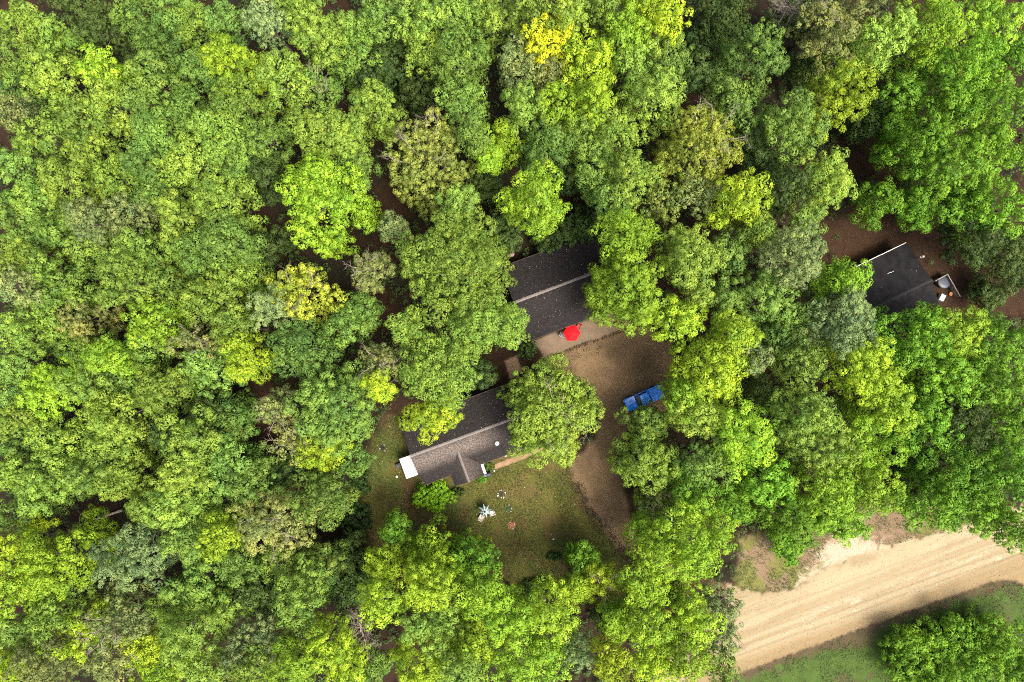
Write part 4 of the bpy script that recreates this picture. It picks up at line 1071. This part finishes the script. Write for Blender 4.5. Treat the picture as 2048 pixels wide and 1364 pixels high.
MB().box(-.85,-.33,-.16,.18,.74,.77).build('side_shelf', simple_mat('blue_grey_shelf', (.10,.13,.17), .5), root)
for sx in (-.27,.27):
    for sy in (-.2,.2): MB().tube((sx,sy,0),(sx,sy,.35),.02).build('leg', METAL, root)
small_round('garden_light', 988.5, 941.5, [(.05,0),(.05,.3),(.12,.32),(.02,.42)], WHITE, 'tiny white light beside the tan concrete path', 'garden light')
small_round('bucket', 794, 953.5, [(.12,0),(.16,.3),(.17,.31),(.14,.28),(.02,.25)], WHITE, 'tiny white bucket on the soil below-left of the white canopy', 'bucket')
small_round('ball', 1107, 1079, [(.02,0),(.10,.04),(.14,.13),(.10,.22),(.02,.26)], WHITE, 'small white ball on the lawn above the low green plant', 'ball')

def ring_of_stones(px, py, R, n, mats, lab, seed, plant=None):
    rng = np.random.default_rng(seed); p = P(px, py, 0); root = empty('flower_ring', (p[0], p[1], 0)); tag(root, lab, 'flower bed')
    for k in range(n):
        a = 2*math.pi*k/n+rng.normal(0, .1); r = R*(1+rng.normal(0, .07)); s = rng.uniform(.07, .13)
        x, y = r*math.cos(a), r*math.sin(a)
        mb = MB().lathe([(s*.7,0),(s,s*.4),(s*.75,s*.85),(s*.1,s*.95)], (x, y, .02), 7)
        mb.build('stone', mats[k % len(mats)], root)
    if plant is not None:
        m = 90; C = np.stack([rng.normal(0, R*.42, m), rng.normal(0, R*.42, m), rng.uniform(.05, .28, m)], 1)
        me = leaves_mesh('plant', C, np.tile((0,0,1.), (m,1)), rng.uniform(.08,.16,m), rng.uniform(.2,.8,m), rng)
        o = link('plant', me, LEAF, root); o.color = (*plant, 1)
PINK = simple_mat('red_brick_stone', (.42,.17,.11), .85, noise=.2); DKS = simple_mat('dark_stone', (.12,.10,.09), .85)
ring_of_stones(1003, 987.5, .52, 12, [STONE, WHITE, DKS], 'ring of white stones with dark soil, up-right of the star umbrella', 1, (.04,.05,.02))
ring_of_stones(1016.5, 1017, .50, 9, [STONE, DKS], 'stone ring filled with green plants, right of the star umbrella', 2, (.04,.10,.03))
ring_of_stones(1023, 1050.5, .52, 12, [PINK, STONE, PINK], 'reddish stone ring, lowest of the three rings on the lawn', 3, (.42,.18,.12))
ring_of_stones(766, 896, .50, 10, [DKS, DKS, STONE], 'dark stone fire ring on brown soil left of the front house', 4, (.03,.025,.02))

def bush(name, px, py, rpx, h, cls, lab, seed, ry=None, nleaf=34, dens=.40):
    rng = np.random.default_rng(seed); alb = CLS[cls][0] if isinstance(cls, str) else cls
    b = P(px, py, h*.6); rx = rpx*(H-h*.6)/F; ryy = (ry or rpx)*(H-h*.6)/F
    root = empty(name, (b[0], b[1], 0)); tag(root, lab, 'bush')
    rz = h*.55
    C, nn, sz, tone = crown_points(rx*.92, ryy*.92, rz, rng, dens, nleaf, None, 0, .17, .04)
    C[:, 2] = C[:, 2] + h*.46; C = C[C[:, 2] > .03] if False else C
    C[:, 2] = np.maximum(C[:, 2], .04)
    o = link('foliage', leaves_mesh('foliage', C, nn, sz, tone, rng), LEAF, root); o.color = (*alb, 1)
    segs = []
    for k in range(5): a = k*1.26; segs.append([0, 0, -.02, .05, math.cos(a)*rx*.5, math.sin(a)*ryy*.5, h*.6, .02])
    link('stems', tubes_mesh('stems', segs, 5), BARK, root)
bush('bush', 869, 991, 42, 2.4, (.15,.30,.008), 'rounded bright green bush against the front house, left of the porch', 3, 33, dens=.30)
bush('bush', 964, 957, 9, .9, (.07,.16,.01), 'tiny bright green bush at the porch corner beside the grill', 4, 7, 20, .2)
bush('bush', 1060, 696, 20, 1.6, 'D', 'dark green bush at the left end of the concrete patio', 5, 17, 26, .3)
bush('bush', 975, 934, 14, .6, (.08,.12,.018), 'low yellow-green plants between the front house wall and tan path', 6, 6, 16, .2)
bush('bush', 1107, 1112, 18, .5, (.03,.075,.015), 'low dark green plant patch on the lower lawn', 7, 7, 14, .2)
bush('bush', 915, 985, 14, .8, (.05,.08,.016), 'straggly green plants along the foot of the porch wall', 8, 6, 16, .22)
bush('bush', 1080, 1175, 40, 1.8, 'D', 'wide dark shrub at the bottom edge of the lawn between lime trees', 9, 16, 22, .4)
bush('bush', 722, 960, 20, 1.4, (.035,.07,.012), 'upper dark green shrub on the left edge of the lawn', 10, 34, 26, .4)
bush('bush', 712, 1040, 34, 1.8, (.03,.06,.012), 'lower wide dark green shrub on the left edge of the lawn', 11, 40, 26, .4)

# ------------------------------------------------------------------ blue pickup
def pickup():
    p = P(1287, 796.5, .8); ang = DEG(180+23.3)      # front points left in the photo
    root = empty('pickup_truck', (p[0], p[1], 0), ang)
    tag(root, 'blue pickup truck parked nose to the left, tail under a lime tree', 'pickup truck')
    BLUE = simple_mat('blue_car_paint', (.014,.30,1.15), .2, noise=.03, spec=.5, coat=.8)
    BLK = simple_mat('black_trim', (.015,.015,.017), .5); GL = simple_mat('tinted_glass', (.01,.015,.02), .05, spec=.8)
    CH = simple_mat('chrome', (.75,.75,.76), .15, 1.0); TY = simple_mat('tyre_rubber', (.02,.02,.02), .85)
    LMP = simple_mat('clear_headlight', (.85,.87,.9), .1, spec=.8); RL = simple_mat('red_tail_lamp', (.5,.01,.01), .2)
    W = .95; X0, X1 = -2.75, 2.75    # +x is the front
    def loft(sections, name, mat, par, bev=.04, smooth=False):
        V = []; F_ = []; n = len(sections[0])
        for s in sections: V += s
        for i in range(len(sections)-1):
            for k in range(n): F_.append((i*n+k, i*n+(k+1) % n, (i+1)*n+(k+1) % n, (i+1)*n+k))
        F_ += [tuple(reversed(range(n))), tuple(range((len(sections)-1)*n, len(sections)*n))]
        return MB().add(V, F_).build(name, mat, par, bevel=bev, smooth=smooth)
    def sec(x, w, z0, z1, wt=None):
        wt = wt or w*.96; return [(x,-w,z0),(x,-w*1.0,(z0+z1)/2),(x,-wt,z1),(x,0,z1+.035),(x,wt,z1),(x,w,(z0+z1)/2),(x,w,z0)][::-1]
    loft([sec(2.72,.80,.42,.86,.74),sec(2.62,.92,.38,.95,.84),sec(2.2,.96,.36,1.02,.88),sec(1.35,.97,.36,1.12,.92),sec(1.1,.97,.36,1.13,.93)], 'hood', BLUE, root)
    loft([sec(1.09,.97,.36,1.13,.93),sec(0,.98,.36,1.15,.95),sec(-.98,.98,.36,1.15,.95)], 'body', BLUE, root)
    # cab: glass house and roof
    def rect(x, w, z): return [(x,-w,z),(x,w,z)]
    V = [(1.22,-.80,1.15),(1.22,.80,1.15),(.52,.68,1.70),(.52,-.68,1.70)]
    cabv = [(1.20,-.86,1.15),(1.20,.86,1.15),(-.96,.86,1.17),(-.96,-.86,1.17),(.50,-.70,1.72),(.50,.70,1.72),(-.68,.72,1.74),(-.68,-.72,1.74)]
    MB().add(cabv, [(0,3,2,1),(4,5,6,7),(0,1,5,4),(1,2,6,5),(2,3,7,6),(3,0,4,7)]).build('cab', GL, root)
    MB().add([(.56,-.73,1.725),(.56,.73,1.725),(-.74,.75,1.745),(-.74,-.75,1.745),(.46,-.64,1.80),(.46,.64,1.80),(-.64,.66,1.82),(-.64,-.66,1.82)],
             [(0,3,2,1),(4,5,6,7),(0,1,5,4),(1,2,6,5),(2,3,7,6),(3,0,4,7)]).build('roof', BLUE, root, bevel=.03)
    for s in (-1, 1):
        mb = MB(); mb.tube((1.20,s*.87,1.14),(.50,s*.71,1.73),.035,n=6).tube((-.96,s*.87,1.16),(-.68,s*.73,1.75),.045,n=6).tube((.12,s*.875,1.15),(.0,s*.725,1.74),.03,n=6)
        mb.build('pillar', BLUE, root)
        m_ = MB().box(.95,1.10,s*1.0-(.0 if s > 0 else .16),s*1.0+(.16 if s > 0 else .0),1.16,1.32).build('mirror', BLK, root, bevel=.02)
        MB().box(2.60,2.745,s*.66-.14,s*.66+.14,.68,.86).build('headlight', LMP, root, bevel=.02)
        MB().box(-2.765,-2.70,s*.84-.08,s*.84+.08,.72,1.05).build('tail_light', RL, root)
        MB().box(-2.7,-1.0,s*.90-.05,s*.90+.05,.40,1.17).build('bed_side', BLUE, root, bevel=.02)
        for xw in (1.75, -1.75):
            wl = MB().lathe([(.22,-.12),(.36,-.12),(.385,-.07),(.385,.07),(.36,.12),(.22,.12)], n=24).build('wheel', TY, root)
            wl.rotation_euler = (math.pi/2, 0, 0); wl.location = (xw, s*.90, .385)
            MB().lathe([(.02,-.09),(.21,-.10),(.22,.10),(.05,.105),(.02,.10)], n=20).build('rim', CH, wl)
        MB().box(.35,.5,s*.985-.01,s*.985+.01,.98,1.02).build('door_handle', CH, root)
    MB().box(-2.68,-1.0,-.85,.85,.60,.66).build('bed_floor', simple_mat('blue_bed_liner', (.010,.17,.72), .5), root)
    MB().box(-1.06,-1.0,-.85,.85,.66,1.16).build('bed_front', BLUE, root); MB().box(-2.76,-2.69,-.80,.80,.45,1.14).build('tailgate', BLUE, root, bevel=.01)
    MB().box(-2.68,-1.07,-.84,.84,1.12,1.16).build('bed_cover', simple_mat('blue_bed_cover', (.010,.19,.80), .35), root, bevel=.01)
    MB().box(2.66,2.86,-.92,.92,.38,.62).build('front_bumper', BLK, root, bevel=.04); MB().box(-2.88,-2.72,-.90,.90,.38,.56).build('rear_bumper', CH, root, bevel=.03)
    MB().box(2.70,2.755,-.48,.48,.62,.88).build('grille', BLK, root)
    mb = MB().tube((1.16,-.55,1.19),(1.02,.05,1.32),.012,n=5).tube((1.16,.1,1.19),(1.02,.68,1.32),.012,n=5); mb.build('wipers', BLK, root)
pickup()

# leaf litter lying on the roofs
def roof_litter(name, loc, ang, L, D, ze, zr, n, lab, seed, kinds, pr, frac=.5):
    rng = np.random.default_rng(seed); x = rng.uniform(.1, L-.1, n); y = rng.uniform(.1, D-.1, n); yr = D*frac
    z = np.where(y < yr, ze+(zr-ze)*y/yr, ze+(zr-ze)*(D-y)/(D-yr))+.03
    c, s = math.cos(ang), math.sin(ang)
    V = speck_quads(x*c-y*s+loc[0], x*s+y*c+loc[1], z, rng.choice([.04,.06,.10], n, p=[.6,.32,.08]), rng, .25)
    litter_obj(name, V, leaf_colours(n, rng, kinds, pr), lab, 'fallen leaves')
kd = [(.60,.55,.50),(.40,.30,.12),(.20,.07,.03)]
roof_litter('roof_leaves', loc1, a1, 17.4, 9.2, 2.6, 4.25, 900, 'tiny pale leaves and twigs fallen on the front house roof', 1, kd, [.4,.3,.3])
roof_litter('roof_leaves', loc2, a2, 13.6, 10.9, 2.7, 4.5, 900, 'tiny pale and red leaves fallen on the rear house roof', 2, kd, [.3,.3,.4], .515)
roof_litter('roof_leaves', loc3, a3, L3, D3, 2.7, 4.3, 70, 'few pale specks of leaf on the flat black roof', 3, kd, [.5,.3,.2])
print('trees', len(TS))
